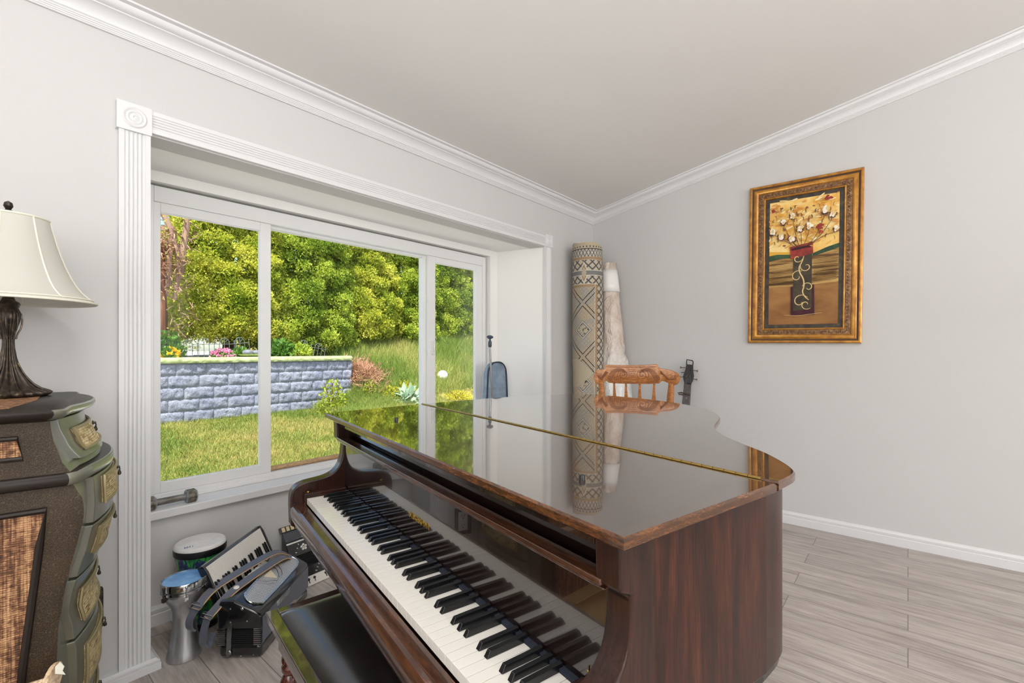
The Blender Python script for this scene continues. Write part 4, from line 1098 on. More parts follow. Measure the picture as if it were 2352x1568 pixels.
rs = [(0, .15), (.1, .152), (.3, .150), (.5, .140), (.57, .126), (.60, .108), (.63, .104), (.70, .100), (.8, .092), (.9, .082), (.97, .074), (.995, .070), (1.0, .064)]
for i, (t_, r) in enumerate(rs):
    c = w0.lerp(w1, t_)
    rings.append([c + Vector(((r + .006 * math.sin(5 * a + i * 2.2) + .004 * math.sin(9 * a - i)) * math.cos(a), (r + .006 * math.sin(5 * a + i * 2.2)) * math.sin(a), .012 * math.sin(a + 1) if t_ > .9 else 0)) for a in ang])
b.loft(rings); b.build('roll', M['wrap'], wp, smooth=70)
b = MB(); rings = []
for t_ in (.865, .90, .935, .962):
    c = w0.lerp(w1, t_); r = .0925 - .14 * (t_ - .865); rings.append([c + Vector((r * math.cos(a), r * math.sin(a), 0)) for a in [R(170) + R(120) * k / 14 for k in range(15)]])
b.loft(rings, close=False, cap=False); o = b.build('paper_label', flat('white_paper', (232, 230, 228), .5, coat=.4), wp, smooth=60)
md = o.modifiers.new('solid', 'SOLIDIFY'); md.thickness = .002; md.offset = 1

# cardboard box on the floor in front of the chest (the fallboard mirrors it)
cb_ = thing('cardboard_box', 'tan cardboard box on the floor in front of the chest, mirrored in the piano fallboard', 'box', (-.02, 1.18, 0), R(-20))
M['card'] = speck('cardboard', [(.35, (176, 142, 98)), (.65, (194, 160, 114))], 8, rough=.85, spec=.2)
b = MB(WM[cb_.name]); b.bb(-.22, .22, -.17, .17, 0, .33); b.build('carton', M['card'], cb_, smooth=0)
for s_ in (-1, 1):
    b = MB(WM[cb_.name]); b.prism([(-.22, s_ * .17, .33), (.22, s_ * .17, .33), (.22, s_ * .06, .375), (-.22, s_ * .06, .375)], (0, 0, .004)); b.build('flap', M['card'], cb_, smooth=0)
# ------------------------------------------------------------------ carved wooden chair behind the piano
chA = R(-64.6)
chp = Vector((2.662, 1.262, 0))
chair = thing('dining_chair', 'honey coloured wooden chair with carved scroll back rail behind the piano', 'chair', tuple(chp), chA)
Hm = WM[chair.name]
def eb(): return MB(Hm)
M['oak'] = wood('honey_oak', (164, 100, 50), (182, 118, 64), (198, 136, 80), (1, 4, 6), .35, .2, 9)
M['carve'] = flat('carved_groove', (118, 70, 38), .5)
kx = 2.85 / 1080 / 8.4
def cs(x, y): return ((x - 930) * kx, 1.198 - y * kx)
raw = [(340, 150), (600, 158), (900, 158), (1150, 148), (1352, 130), (1350, 205), (1480, 222), (1600, 245), (1690, 290), (1735, 360), (1735, 430), (1700, 490), (1650, 522), (1600, 520), (1530, 490), (1460, 455), (1405, 450), (1385, 470), (1370, 500), (1100, 516), (800, 518), (420, 508), (400, 472), (370, 462), (340, 485), (290, 540), (220, 535), (165, 490), (140, 420), (140, 330), (180, 270), (270, 240), (372, 226)]
def bow(x): return .10 * (x / .25) ** 2 * .35       # the rail curves towards the sitter at both ends
b = eb(); pts = [cs(*p) for p in chaikin_open(raw + [raw[0]], 1)]
xs0, xs1 = min(p[0] for p in pts) + .0006, max(p[0] for p in pts) - .0006; rings = []
for i in range(121):
    x = xs0 + (xs1 - xs0) * (.5 - .5 * math.cos(PI * i / 120)); zc_ = []
    for (ax_, az_), (bx_, bz_) in zip(pts, pts[1:]):
        if (ax_ - x) * (bx_ - x) <= 0 and ax_ != bx_: zc_.append(az_ + (bz_ - az_) * (x - ax_) / (bx_ - ax_))
    lo, hi = min(zc_), max(zc_); e_ = min(.004, (hi - lo) * .3); y0 = -bow(x)
    rings.append([(x, y0 + .003, lo), (x, y0, lo + e_), (x, y0, hi - e_), (x, y0 + .003, hi), (x, y0 + .026, hi), (x, y0 + .026, lo)])
b.loft(rings); b.build('crest_rail', M['oak'], chair, smooth=40)
b = eb()
def curve(P, r=.0018):
    q = chaikin_open([cs(*p) for p in P], 2)
    b.tube([(x, -bow(x) + .0002, z) for x, z in q], r, 6)
def spiral(cx, cy, r0, turns, sgn, a0):
    P = []
    for i in range(int(turns * 16) + 1):
        t = i / 16; a = a0 + sgn * 2 * PI * t; r = r0 * (1 - t / turns) + 8
        P.append((cx + r * math.cos(a), cy + r * .95 * math.sin(a)))
    return P
curve(spiral(690, 340, 96, 2.2, 1, PI * .9)); curve(spiral(1050, 340, 118, 2.2, -1, PI * .1))
for k in range(5):
    curve([(400 + 14 * k, 420 + 12 * k), (430 + 20 * k, 330 + 10 * k), (500 + 14 * k, 250 + 12 * k), (600, 215 + 14 * k), (690, 225 + 14 * k), (770 - 10 * k, 300)])
    curve([(1380 - 14 * k, 420 + 12 * k), (1330 - 20 * k, 330 + 10 * k), (1260 - 14 * k, 250 + 12 * k), (1170, 215 + 14 * k), (1080, 215 + 14 * k), (980 + 8 * k, 300)])
for k in range(5):
    curve([(180 + 26 * k, 300 + 4 * k), (200 + 22 * k, 360 + 14 * k), (250 + 12 * k, 420 + 14 * k), (300 + 8 * k, 380), (370 + 10 * k, 270 + 8 * k)])
    curve([(1700 - 30 * k, 320 + 6 * k), (1660 - 26 * k, 400 + 8 * k), (1570 - 20 * k, 440 - 6 * k), (1490 - 12 * k, 370 - 8 * k), (1380, 250 + 14 * k)])
for k in range(6):
    curve([(460 + 38 * k, 470), (440 + 40 * k, 420), (480 + 34 * k, 340 + 6 * k)], .0016); curve([(1330 - 30 * k, 470), (1350 - 36 * k, 420), (1300 - 34 * k, 340 + 6 * k)], .0016)
curve([(390, 190), (900, 200), (1300, 178)], .0016); curve([(470, 480), (850, 496), (1330, 478)], .0016)
for i in range(5):
    for j in range(6): curve([(800 + 28 * i + 8 * (j % 2), 230 + 38 * j), (812 + 28 * i + 8 * (j % 2), 244 + 38 * j)], .0018)
b.build('carving', M['carve'], chair)
ST = .455
def post(sx):
    x = .205 * sx; b = eb()
    top = Vector((x, -bow(x) + .013, 1.045)); bot = Vector((.175 * sx, .055, ST))
    prof = [(0, .015), (.05, .020), (.22, .018), (.34, .021), (.36, .024), (.375, .018), (.39, .024), (.405, .018), (.42, .022), (.6, .024), (.66, .024), (.67, .019), (.68, .024), (.69, .019), (.70, .023), (.86, .021), (1, .017)]
    b.tube([bot.lerp(top, t) for t, r in prof], [r for t, r in prof], 16); b.build('back_post', M['oak'], chair)
post(-1); post(1)
for x in (-.128, -.058, .024, .108):
    b = eb(); top = Vector((x, -bow(x) + .013, 1.045)); bot = Vector((x * .86, .050, ST + .005)); R_ = []
    for t, w_ in ((1, .0065), (.93, .007), (.86, .010), (.80, .014), (.74, .0165), (.70, .018), (.66, .012), (.6, .009), (.3, .0085), (0, .008)):
        c = bot.lerp(top, t); R_.append([c + Vector((-w_, -.004, 0)), c + Vector((w_, -.004, 0)), c + Vector((w_, .004, 0)), c + Vector((-w_, .004, 0))])
    b.loft(R_); b.build('spindle', M['oak'], chair, bevel=.0015)
b = eb(); seat = chaikin_open([(-.20, .07), (-.215, -.1), (-.215, -.30), (-.18, -.37), (0, -.385), (.18, -.37), (.215, -.30), (.215, -.1), (.20, .07), (-.20, .07)], 2)
b.prism([(x, y, ST - .032) for x, y in seat[:-1]], (0, 0, .032)); b.build('seat', M['oak'], chair, smooth=40, bevel=.008, bseg=3)
LG = [(0, .014), (.08, .017), (.25, .020), (.4, .023), (.45, .018), (.5, .025), (.56, .018), (.7, .024), (.85, .024), (1, .018)]
for sx in (-1, 1):
    for (y0, y1) in ((-.30, -.35), (.03, .08)):
        b = eb(); bot, top = Vector((.20 * sx, y1, 0)), Vector((.165 * sx, y0, ST - .03)); b.tube([bot.lerp(top, t) for t, r in LG], [r for t, r in LG], 14); b.build('leg', M['oak'], chair)
b = eb()
for z, y in ((.20, -.335), (.30, -.325)): b.tube([(-.185, y, z), (0, y, z), (.185, y, z)], [.009, .014, .009], 10)
for sx in (-1, 1): b.tube([(.185 * sx, -.33, .17), (.185 * sx, -.13, .17), (.185 * sx, .06, .17)], [.009, .013, .009], 10)
b.build('stretcher', M['oak'], chair)

# ------------------------------------------------------------------ bass guitar leaning on the right wall
g0, g1 = Vector((3.52, 1.335, .02)), Vector((3.822, 1.345, 1.168))
bass = thing('bass_guitar', 'black bass guitar with five tuning pegs leaning upright against the right wall behind the chair', 'bass guitar', (3.52, 1.335, 0))
gz = (g1 - g0).normalized(); gf = Vector((-1, -.42, 0)); gf = (gf - gz * gf.dot(gz)).normalized(); gx = gz.cross(gf) * -1
if gx.y > 0: gx = -gx          # gx points to the right as seen from the room
GL = (g1 - g0).length
def G(x, t, h=0.0): return g0 + gx * x + gz * t + gf * h
M['bass_black'] = flat('bass_black', (14, 15, 17), .4, spec=.3)
M['fretboard'] = wood('fretboard_wood', (48, 32, 28), (70, 50, 44), (92, 68, 60), (4, 4, .5), .45, 0, 14)
hs = [(-.024, .985), (-.036, 1.02), (-.040, 1.04), (-.026, 1.10), (-.022, 1.135), (-.024, GL - .006), (-.018, GL), (.018, GL - .004), (.030, GL - .014), (.028, 1.135), (.032, 1.10), (.042, 1.05), (.036, 1.01), (.026, .985)]
b = MB()
# headstock outline with an open top: two cheeks and a cross bar
b.prism([G(x, t, -.010) for x, t in [(-.024, .985), (-.036, 1.02), (-.040, 1.04), (-.026, 1.10), (-.023, 1.142), (.029, 1.142), (.032, 1.10), (.042, 1.05), (.036, 1.01), (.026, .985)]], gf * .016)
b.tube([G(-.021, 1.14, -.002), G(-.022, GL - .006, -.002), G(.022, GL - .010, -.002), G(.027, GL - .02, -.002), G(.027, 1.14, -.002)], .0042, 8)
b.build('headstock', M['bass_black'], bass, bevel=.002)
for (sx, t) in ((-1, 1.115), (1, 1.100), (-1, 1.075), (1, 1.066), (-1, 1.038), (1, 1.030))[:6]:
    if (sx, t) == (1, 1.066): continue
    b = MB(); x0 = .028 * sx; x1 = .066 * sx; dz = .010 if abs(t - 1.075) > .001 else .0
    b.tube([G(x0, t, -.004), G(x1 - .010 * sx, t - .003, -.004)], .0028, 8)
    b.loft([[G(x1 - .012 * sx, t - .003 - dz * .2, -.006), G(x1 - .012 * sx, t - .003 + dz * .2, -.006), G(x1 - .012 * sx, t - .003 + dz * .2, -.002), G(x1 - .012 * sx, t - .003 - dz * .2, -.002)],
            [G(x1 + .002 * sx, t - .003 - dz, -.007), G(x1 + .002 * sx, t - .003 + dz, -.007), G(x1 + .002 * sx, t - .003 + dz, -.001), G(x1 + .002 * sx, t - .003 - dz, -.001)]])
    b.lathe([(.006, 0), (.006, .006), (.0035, .007), (.0035, .016)], G(.015 * sx, t, .006), 10, gf)
    b.build('tuning_peg', M['dark_metal'], bass)
b = MB(); b.loft([[G(sx * w_, t, h) for sx, h in ((-1, -.012), (-.6, -.022), (.6, -.022), (1, -.012), (1, .004), (-1, .004))] for w_, t in ((.036, .40), (.027, .99))]); b.build('neck', M['bass_black'], bass)
b = MB(); b.loft([[G(sx * w_, t, h) for sx, h in ((-1, .004), (1, .004), (1, .008), (-1, .008))] for w_, t in ((.036, .36), (.0265, .985))]); fb = b.build('fretboard', M['fretboard'], bass)
b = MB(); L_ = .86
for k in range(1, 20):
    t = .985 - L_ * (1 - 2 ** (-k / 12)); w_ = .0265 + (.985 - t) / .625 * .0095; b.tube([G(-w_, t, .0085), G(w_, t, .0085)], .0012, 5)
b.build('frets', M['steel'], fb)
b = MB()
for k in (3, 5, 7, 9): t = .985 - L_ * (1 - (2 ** (-(k - .5) / 12))); b.lathe([(.0035, 0), (.0035, .0006)], G(0, t, .008), 10, gf)
b.build('inlay_dots', M['ivory'], fb)
for i in range(5):
    x0, x1 = -.020 + .010 * i, -.030 + .015 * i
    b = MB(); b.tube([G(x0, 1.06 if i % 2 else 1.03, .010), G(x0, .985, .0115), G(x1, .16, .020)], .0011, 5); b.build('string', M['steel'], bass)
b = MB(); b.box(G(0, .986, .008), (.01, .054, .008)); b.build('nut', M['black_plastic'], bass)
bd = chaikin_open([(-.03, .46), (-.10, .54), (-.13, .50), (-.10, .40), (-.115, .32), (-.165, .22), (-.16, .08), (-.08, .0), (.06, .0), (.15, .06), (.165, .2), (.11, .32), (.10, .38), (.13, .44), (.09, .47), (.04, .42), (-.03, .46)], 2)
b = MB(); b.prism([G(x, t, -.028) for x, t in bd[:-1]], gf * .036); b.build('body', M['bass_black'], bass, bevel=.006)
b = MB(); b.box(G(0, .15, .015), (.02, .07, .05)); b.build('bridge', M['dark_metal'], bass)
b = MB(); b.tube([G(-.070, .900, .014), G(-.045, .905, .016), G(-.026, .9035, .018), G(.024, .894, .018)], [.0035, .006, .0055, .0045], 8); b.tube([G(-.060, .893, .0), G(-.03, .895, -.02), G(.015, .89, -.026)], .004, 6)
o = b.build('capo', M['dark_metal'], bass)

# ------------------------------------------------------------------ framed picture on the right wall
PC = Vector((XR, .567, 1.866)); PW, PH = .684, 1.150
pic = thing('framed_picture', 'gilt framed picture of a tall vase of white flowers on the right wall', 'picture', tuple(PC))
rot = Matrix.Rotation(R(.75), 4, 'X')
PM = Matrix.Translation(PC) @ rot
# local: a runs right as seen from the room (world -y), z up, d out of the wall (world -x)
def pp(a, z, d): return PM @ Vector((-d, -a, z))
M['gilt'] = speck('antique_gilt', [(.3, (150, 96, 34)), (.55, (190, 132, 50)), (.8, (214, 166, 84))], 22, rough=.36, metal=.45, coat=.3)
M['gilt_dark'] = flat('dark_frame_line', (58, 32, 14), .4)
M['gilt_orn'] = speck('frame_ornament', [(.35, (96, 66, 42)), (.6, (150, 112, 74)), (.8, (200, 166, 122))], 60, rough=.42, metal=.3)
def frame_ring(prof):
    b = MB(); R_ = []
    hw, hh = PW / 2, PH / 2
    for ca, cz in ((-1, -1), (1, -1), (1, 1), (-1, 1)):
        R_.append([pp(ca * (hw - i), cz * (hh - i), d) for i, d in prof])
    b.loft(R_, close=True, cap=False, loop=True); return b
frame_ring([(0, .0), (0, .030), (.006, .034), (.014, .034), (.018, .030), (.018, 0)]).build('outer_moulding', M['gilt'], pic, smooth=25)
frame_ring([(.018, .0), (.018, .028), (.028, .026), (.028, 0)]).build('dark_line', M['gilt_dark'], pic, smooth=25)
frame_ring([(.028, 0), (.028, .027), (.036, .033), (.046, .034), (.054, .030), (.060, .024), (.060, 0)]).build('gilt_cove', M['gilt'], pic, smooth=50)
frame_ring([(.060, 0), (.060, .022), (.066, .024), (.090, .024), (.094, .020), (.094, 0)]).build('ornament_bed', M['gilt_orn'], pic, smooth=30)
frame_ring([(.094, 0), (.094, .022), (.099, .024), (.104, .022), (.106, .012), (.106, 0)]).build('inner_moulding', M['gilt'], pic, smooth=30)
b = MB(); hw, hh = PW / 2 - .077, PH / 2 - .077
def bead_run(p0, p1, n):
    for i in range(n):
        t = (i + .5) / n; a, z = p0[0] + (p1[0] - p0[0]) * t, p0[1] + (p1[1] - p0[1]) * t
        if i % 3 == 2:
            dx, dz = (p1[0] - p0[0]) / n, (p1[1] - p0[1]) / n; L = math.hypot(dx, dz); nx, nz = -dz / L, dx / L
            b.tube([pp(a - dx * .4 - nx * .009, z - dz * .4 - nz * .009, .025), pp(a, z, .029), pp(a + dx * .4 + nx * .009, z + dz * .4 + nz * .009, .025)], [.002, .004, .002], 6)
        else:
            c = pp(a, z, .0245); b.ball(c, .0068, 8, 6)
            b.tube([pp(a + .0085 * math.cos(q), z + .0085 * math.sin(q), .0245) for q in [2 * PI * k / 8 for k in range(8)]], .0018, 5, close=True)
bead_run((-hw, -hh), (-hw, hh), 45); bead_run((hw, -hh), (hw, hh), 45); bead_run((-hw, hh), (hw, hh), 24); bead_run((-hw, -hh), (hw, -hh), 24)
b.build('beading', M['gilt_orn'], pic)
# the painting, built up from paint layers a fraction of a millimetre thick
AW, AH = (PW - .212) / 2, (PH - .212) / 2
frame_ring([(.106, .0), (.106, .009), (.132, .009), (.132, 0)]).build('black_border', speck('worn_black_border', [(.35, (44, 38, 36)), (.6, (70, 62, 50)), (.75, (120, 102, 66))], 26, rough=.6), pic)
IW, IH = AW - .026, AH - .026
def paint(name, stops, scale, stretch=(1, 1, 1), det=5): return speck(name, stops, scale, stretch, rough=.6, spec=.3, detail=det, dist=.5)
PMt = [paint('paint_yellow', [(.25, (204, 138, 56)), (.42, (232, 182, 92)), (.55, (240, 208, 130)), (.7, (244, 220, 160)), (.85, (214, 150, 70))], 7),
       paint('paint_green', [(.3, (32, 60, 44)), (.6, (62, 88, 60))], 12),
       paint('paint_straw', [(.38, (96, 70, 38)), (.5, (168, 130, 74)), (.62, (206, 172, 108))], 30, (1, .12, 1.6)),
       paint('paint_brown', [(.3, (126, 84, 46)), (.5, (150, 106, 60)), (.7, (168, 122, 72))], 8, (1, .5, 1)),
       paint('paint_vase', [(.3, (54, 46, 36)), (.6, (76, 68, 52)), (.8, (92, 84, 64))], 18),
       paint('paint_plum', [(.3, (54, 20, 34)), (.7, (78, 32, 44))], 16),
       paint('paint_red', [(.3, (116, 42, 36)), (.55, (150, 58, 48)), (.75, (186, 84, 62))], 20),
       flat('paint_cream', (216, 188, 130), .6), flat('paint_white', (238, 230, 216), .6), flat('paint_dark', (66, 38, 24), .6), flat('paint_orange', (220, 166, 54), .6), flat('paint_umber', (128, 78, 44), .6), flat('paint_pale', (244, 222, 164), .6), flat('paint_ochre', (206, 140, 62), .6)]
b = MB(); lay = [.0094]
def shape(m, P, d=None):
    b.m = m
    if d is None: lay[0] += .00006; d = lay[0]
    b.prism([pp(x, z, .004) for x, z in P], pp(0, 0, d) - pp(0, 0, .004)) if m < 4 and len(P) < 40 and d < .0098 else b.prism([pp(x, z, d - .0012) for x, z in P], pp(0, 0, .0012) - pp(0, 0, 0))
# measured on the photo: fractions across (0 left..1 right) and down (0 top..1 bottom) of the picture
def f(x, y): return (-IW + 2 * IW * x, IH - 2 * IH * y)
shape(0, [f(0, 0), f(1, 0), f(1, .5), f(0, .5)]); shape(10, [f(0, .40), f(.35, .42), f(.34, .455), f(0, .455)])
shape(3, [f(0, .6), f(1, .6), f(1, 1), f(0, 1)])
shape(2, [f(0, .455), f(.5, .455), f(1, .42), f(1, .68), f(.55, .69), f(0, .695)])
shape(1, [f(0, .435), f(.12, .428), f(.35, .44), f(.36, .465), f(.1, .468), f(0, .482)]); shape(1, [f(.64, .445), f(.85, .405), f(1, .385), f(1, .42), f(.85, .442), f(.64, .470)])
for i in range(52):
    y = .475 + .00425 * i; x0 = .0 if i % 2 else .02; dx = .03 * math.sin(i * 1.7)
    if y < .69:
        shape(2 if i % 3 else 9, [f(x0, y), f(.36 + dx, y - .006), f(.36 + dx, y - .0045), f(x0, y + .0018)]); shape(2 if i % 3 else 9, [f(.66, y - .010), f(.98 + dx * .5, y - .026), f(.98 + dx * .5, y - .0243), f(.66, y - .0083)])
shape(5, [f(.335, .70), f(.67, .69), f(.68, .925), f(.34, .93)])
shape(4, [f(.365, .455), f(.635, .44), f(.64, .88), f(.375, .895)])
shape(6, [f(.31, .378), f(.645, .355), f(.65, .445), f(.33, .478)]); shape(5, [f(.33, .392), f(.62, .375), f(.62, .395), f(.34, .41)])
def stroke(m, P, w_):
    q = chaikin_open([f(*p) for p in P], 2); b.m = m; lay[0] += .00004; d = lay[0]
    n = len(q); L_, R2 = [], []
    for i in range(n):
        a, c = q[max(i - 1, 0)], q[min(i + 1, n - 1)]; dx, dz = c[0] - a[0], c[1] - a[1]; l = math.hypot(dx, dz) or 1
        ww = w_ * (.45 + .55 * math.sin(PI * (i + .5) / n)); L_.append((q[i][0] - dz / l * ww, q[i][1] + dx / l * ww)); R2.append((q[i][0] + dz / l * ww, q[i][1] - dx / l * ww))
    for i in range(n - 1):
        b.add([pp(*L_[i], d), pp(*L_[i + 1], d), pp(*R2[i + 1], d), pp(*R2[i], d)], [(0, 1, 2, 3)])
def swirl(cx, cy, r, a0, sg, w_=.0029):
    stroke(7, [(cx + r * (1 - .17 * k / 2) * 1.25 * math.cos(a0 + sg * k * .62), cy + r * .62 * (1 - .17 * k / 2) * math.sin(a0 + sg * k * .62)) for k in range(10)], w_)
stroke(7, [(.52, .46), (.50, .50), (.45, .545), (.46, .59), (.52, .64), (.53, .70), (.50, .745), (.55, .79), (.60, .81)], .0042)
for a in ((.555, .545, .075, 3.6, -1), (.43, .62, .085, -.9, -1), (.585, .71, .07, 3.4, 1), (.475, .82, .10, -.5, -1), (.56, .845, .07, .8, 1), (.43, .475, .06, .2, 1)): swirl(*a)
random.seed(5)
def blob(m, cx, cy, r, asp=.62, n=14, jit=.25): shape(m, [f(cx + r * (1 + jit * (random.random() - .5)) * math.cos(2 * PI * k / n), cy + r * asp * (1 + jit * (random.random() - .5)) * math.sin(2 * PI * k / n)) for k in range(n)])
for k in range(150):
    x, y = random.random(), random.random() * .40; d_ = random.uniform(.02, .06); a = random.uniform(-.5, .9)
    if y < .36 + .05 * x: stroke(random.choice((10, 12, 12, 13, 13, 7)), [(max(0, x - d_), y + d_ * a * .4), (x, y), (min(1, x + d_), y - d_ * a * .4)], random.uniform(.002, .006))
FL = [(.35, .125, .06), (.21, .17, .05), (.055, .24, .06), (.18, .285, .06), (.35, .315, .06), (.47, .245, .055), (.60, .23, .06), (.82, .125, .07), (.92, .165, .05), (.97, .28, .05)]
for (x, y, r) in FL: stroke(9, [(x, y + .02), (x * .6 + .5 * .4, .32), (.49 + (x - .5) * .12, .40)], .0016)
for k in range(60): x = random.random() * .96; y = .03 + .3 * random.random(); d_ = random.uniform(.01, .03) * random.choice((-1, 1)); stroke(random.choice((9, 11, 11, 1)), [(x, y), (min(1, x + d_), y + .012), (min(1, x + d_ * .7), y + .03)], random.uniform(.001, .003))
for (x, y, r) in FL:
    for k in range(9):
        a = random.uniform(-.6, 3.4); q = r * random.uniform(.7, 1.05); stroke(9 if k % 2 else 11, [(x + q * math.cos(a), y + .62 * q * math.sin(a)), (x + q * 1.02 * math.cos(a + .35), y + .64 * q * math.sin(a + .35)), (x + q * .9 * math.cos(a + .8), y + .56 * q * math.sin(a + .8))], random.uniform(.003, .006))
    for k in range(16):
        a = random.uniform(0, 6.3); q = r * random.uniform(.0, .62); blob(8 if k % 3 else 7, x + q * math.cos(a), y + .6 * q * math.sin(a), r * random.uniform(.22, .42), .6, 9, .7)
for (x, y, r) in ()or ((.05, .075, .05), (.86, .035, .06), (.74, .25, .07), (.25, .24, .03), (.76, .29, .05), (.56, .09, .03), (.66, .085, .025), (.19, .065, .03), (.24, .37, .03)): [blob(6 if r > .045 else 11, x + random.uniform(-.5, .5) * r, y + random.uniform(-.2, .2) * r, r * random.uniform(.3, .6), .34, 9, .7) for k in range(5)]
stroke(7, [(.25, .925), (.45, .935), (.65, .922), (.80, .915)], .0012)
b.build('painting', PMt, pic, smooth=0)
# ------------------------------------------------------------------ garden
def sm(x): x = np.clip(x, 0, 1); return x * x * (3 - 2 * x)
def T(x, y):
    x = np.asarray(x, float); y = np.asarray(y, float)
    L = -.16 + .33 * np.clip((y - 3) / 5.2, 0, 1)
    w_ = sm((x - 4.3) / 1.0)
    sl = .43 * np.clip(y - 7.1, 0, 3.3) * (1 + .05 * np.clip(x - 6, 0, 6)) * (1 - .25 * np.exp(-((y - 7.3) / .6) ** 2))
    return L + w_ * sl + .02 * np.sin(3.1 * x) * np.sin(2.3 * y)
nx, ny = 150, 90
gx_, gy_ = np.meshgrid(np.linspace(-9, 17, nx), np.linspace(2.84, 15, ny))
V = np.stack([gx_.ravel(), gy_.ravel(), T(gx_, gy_).ravel()], 1)
idx = np.arange(nx * ny).reshape(ny, nx)
F = np.stack([idx[:-1, :-1].ravel(), idx[:-1, 1:].ravel(), idx[1:, 1:].ravel(), idx[1:, :-1].ravel()], 1)
M['lawn'] = speck('lawn_ground', [(.3, (96, 92, 52)), (.5, (128, 120, 66)), (.7, (160, 142, 88))], 6, rough=.95, spec=.1, bump=.3)
o = np_mesh('lawn', V, F, M['lawn']); o['kind'] = S; o.data.shade_smooth()
M['soil'] = speck('garden_soil', [(.3, (92, 76, 62)), (.55, (134, 112, 92)), (.75, (176, 152, 126))], 14, rough=.95, spec=.1, bump=.5)
tag(MB().bb(-6, 4.98, 8.34, 11.2, .0, 1.12).build('planting_bed', M['soil'], smooth=0), kind=S)
M['bounce_slab'] = flat('bounce_slab_white', (222, 219, 210), .9)
tag(MB().bb(-3, 7, 2.9, 5.2, -.2, .0).build('bounce_slab', M['bounce_slab'], smooth=0), kind=S)  # added unseen pale slab, bounces sunlight up into the window recess
M['road'] = flat('pale_paving', (196, 188, 186), .9)
tag(MB().bb(-30, 40, 11.1, 60, .9, 1.13).build('street', M['road'], smooth=0), kind=S)

# retaining wall of split faced blocks with a pale coping
rw = thing('retaining_wall', 'low garden retaining wall of grey split faced blocks with a pale green coping', 'wall', (2.5, 8.3, .05))
def stone_mat():
    m, nt, b = new_mat('split_face_stone'); v = objc(nt)
    n1 = noise(nt, v, 42, 7, .7); n2 = noise(nt, v, 3, 2)
    c = ramp(nt, n1, [(.3, (112, 115, 127)), (.5, (146, 149, 163)), (.7, (176, 179, 193))])
    nt.links.new(mix(nt, c, ramp(nt, n2, [(.35, (226, 228, 236)), (.65, (255, 255, 255))]), 1, 'MULTIPLY'), b.inputs['Base Color']); setp(b, .9, spec=.2); add_bump(nt, b, n1, .5, .02); return m
M['stone'] = stone_mat(); M['mortar'] = flat('pale_joint', (214, 214, 214), .9)
ch_, bl = .178, .393
b = MB(); YF = 8.2
b.bb(-3.0, 4.93, YF + .018, YF + .24, -.1, 1.045); b.bb(4.72, 4.94, YF + .03, 9.9, -.1, 1.045); core = b.build('joint_backing', M['mortar'], rw, smooth=0)
b = MB(); rs_ = np.random.default_rng(3)
def rock(o_, du, dv, dn, w_, h_):
    nu, nv = 12, 6; off = rs_.random(3) * 50
    def fn(i, j):
        e = min(i, 1 - i, j * .6 + .0001, (1 - j) * .6) ; k = min(1, e / .035)
        x, z = i * w_, j * h_
        d = .5 + .5 * math.sin(off[0] + x * 31 + z * 17) * math.sin(off[1] + z * 43 - x * 13) + .35 * math.sin(off[2] + x * 83 + z * 61) + .3 * (rs_.random() - .5)
        return o_ + du * x + dv * z + dn * (k * (.010 + .016 * d))
    b.grid(fn, nu, nv)
for r in range(6):
    z0 = 1.045 - ch_ * (r + 1); x = 4.95 - (r % 2) * bl * .5 - (.10 if r == 0 else 0)
    if r % 2 or r == 0: rock(Vector((x + .003, YF + .006, z0 + .004)), Vector((1, 0, 0)), Vector((0, 0, 1)), Vector((0, -1, 0)), 4.945 - x - .005, ch_ - .007)
    while x > -3:
        x0 = x - bl
        rock(Vector((x0 + .003, YF + .006, z0 + .004)), Vector((1, 0, 0)), Vector((0, 0, 1)), Vector((0, -1, 0)), bl - .006, ch_ - .007); x = x0
    for k in range(4): rock(Vector((4.955, YF + .03 + k * bl + .006, z0 + .006)), Vector((0, 1, 0)), Vector((0, 0, 1)), Vector((1, 0, 0)), bl - .006, ch_ - .007)
b.build('block_courses', M['stone'], rw, smooth=60)
M['coping'] = speck('pale_green_coping', [(.3, (136, 148, 100)), (.5, (168, 178, 128)), (.7, (192, 200, 154))], 16, rough=.9, spec=.15, bump=.5)
b = MB(); rings = []
xs_ = np.linspace(-3.0, 4.86, 160)
for x in xs_:
    q = .010 * math.sin(x * 41) + .008 * math.sin(x * 97 + 1); q2 = .008 * math.sin(x * 67 + 2)
    rings.append([(x, YF - .040 + q, 1.047), (x, YF - .052 + q2, 1.075), (x, YF - .045 + q, 1.105), (x, YF - .030, 1.127), (x, YF + .02, 1.131), (x, YF + .30, 1.131), (x, YF + .30, 1.047)])
for k in range(1, 6):
    a = PI / 2 * k / 5; x = 4.86 + .13 * math.sin(a); s_ = .13 * (1 - math.cos(a))
    rings.append([(x, YF - .045 + s_, 1.047), (x + .006, YF - .050 + s_, 1.075), (x, YF - .045 + s_, 1.105), (x - .01, YF - .030 + s_, 1.127), (x, YF + .04 + s_, 1.131), (x, YF + .30, 1.131), (x, YF + .30, 1.047)])
b.loft(rings); b.build('coping', M['coping'], rw, smooth=50)

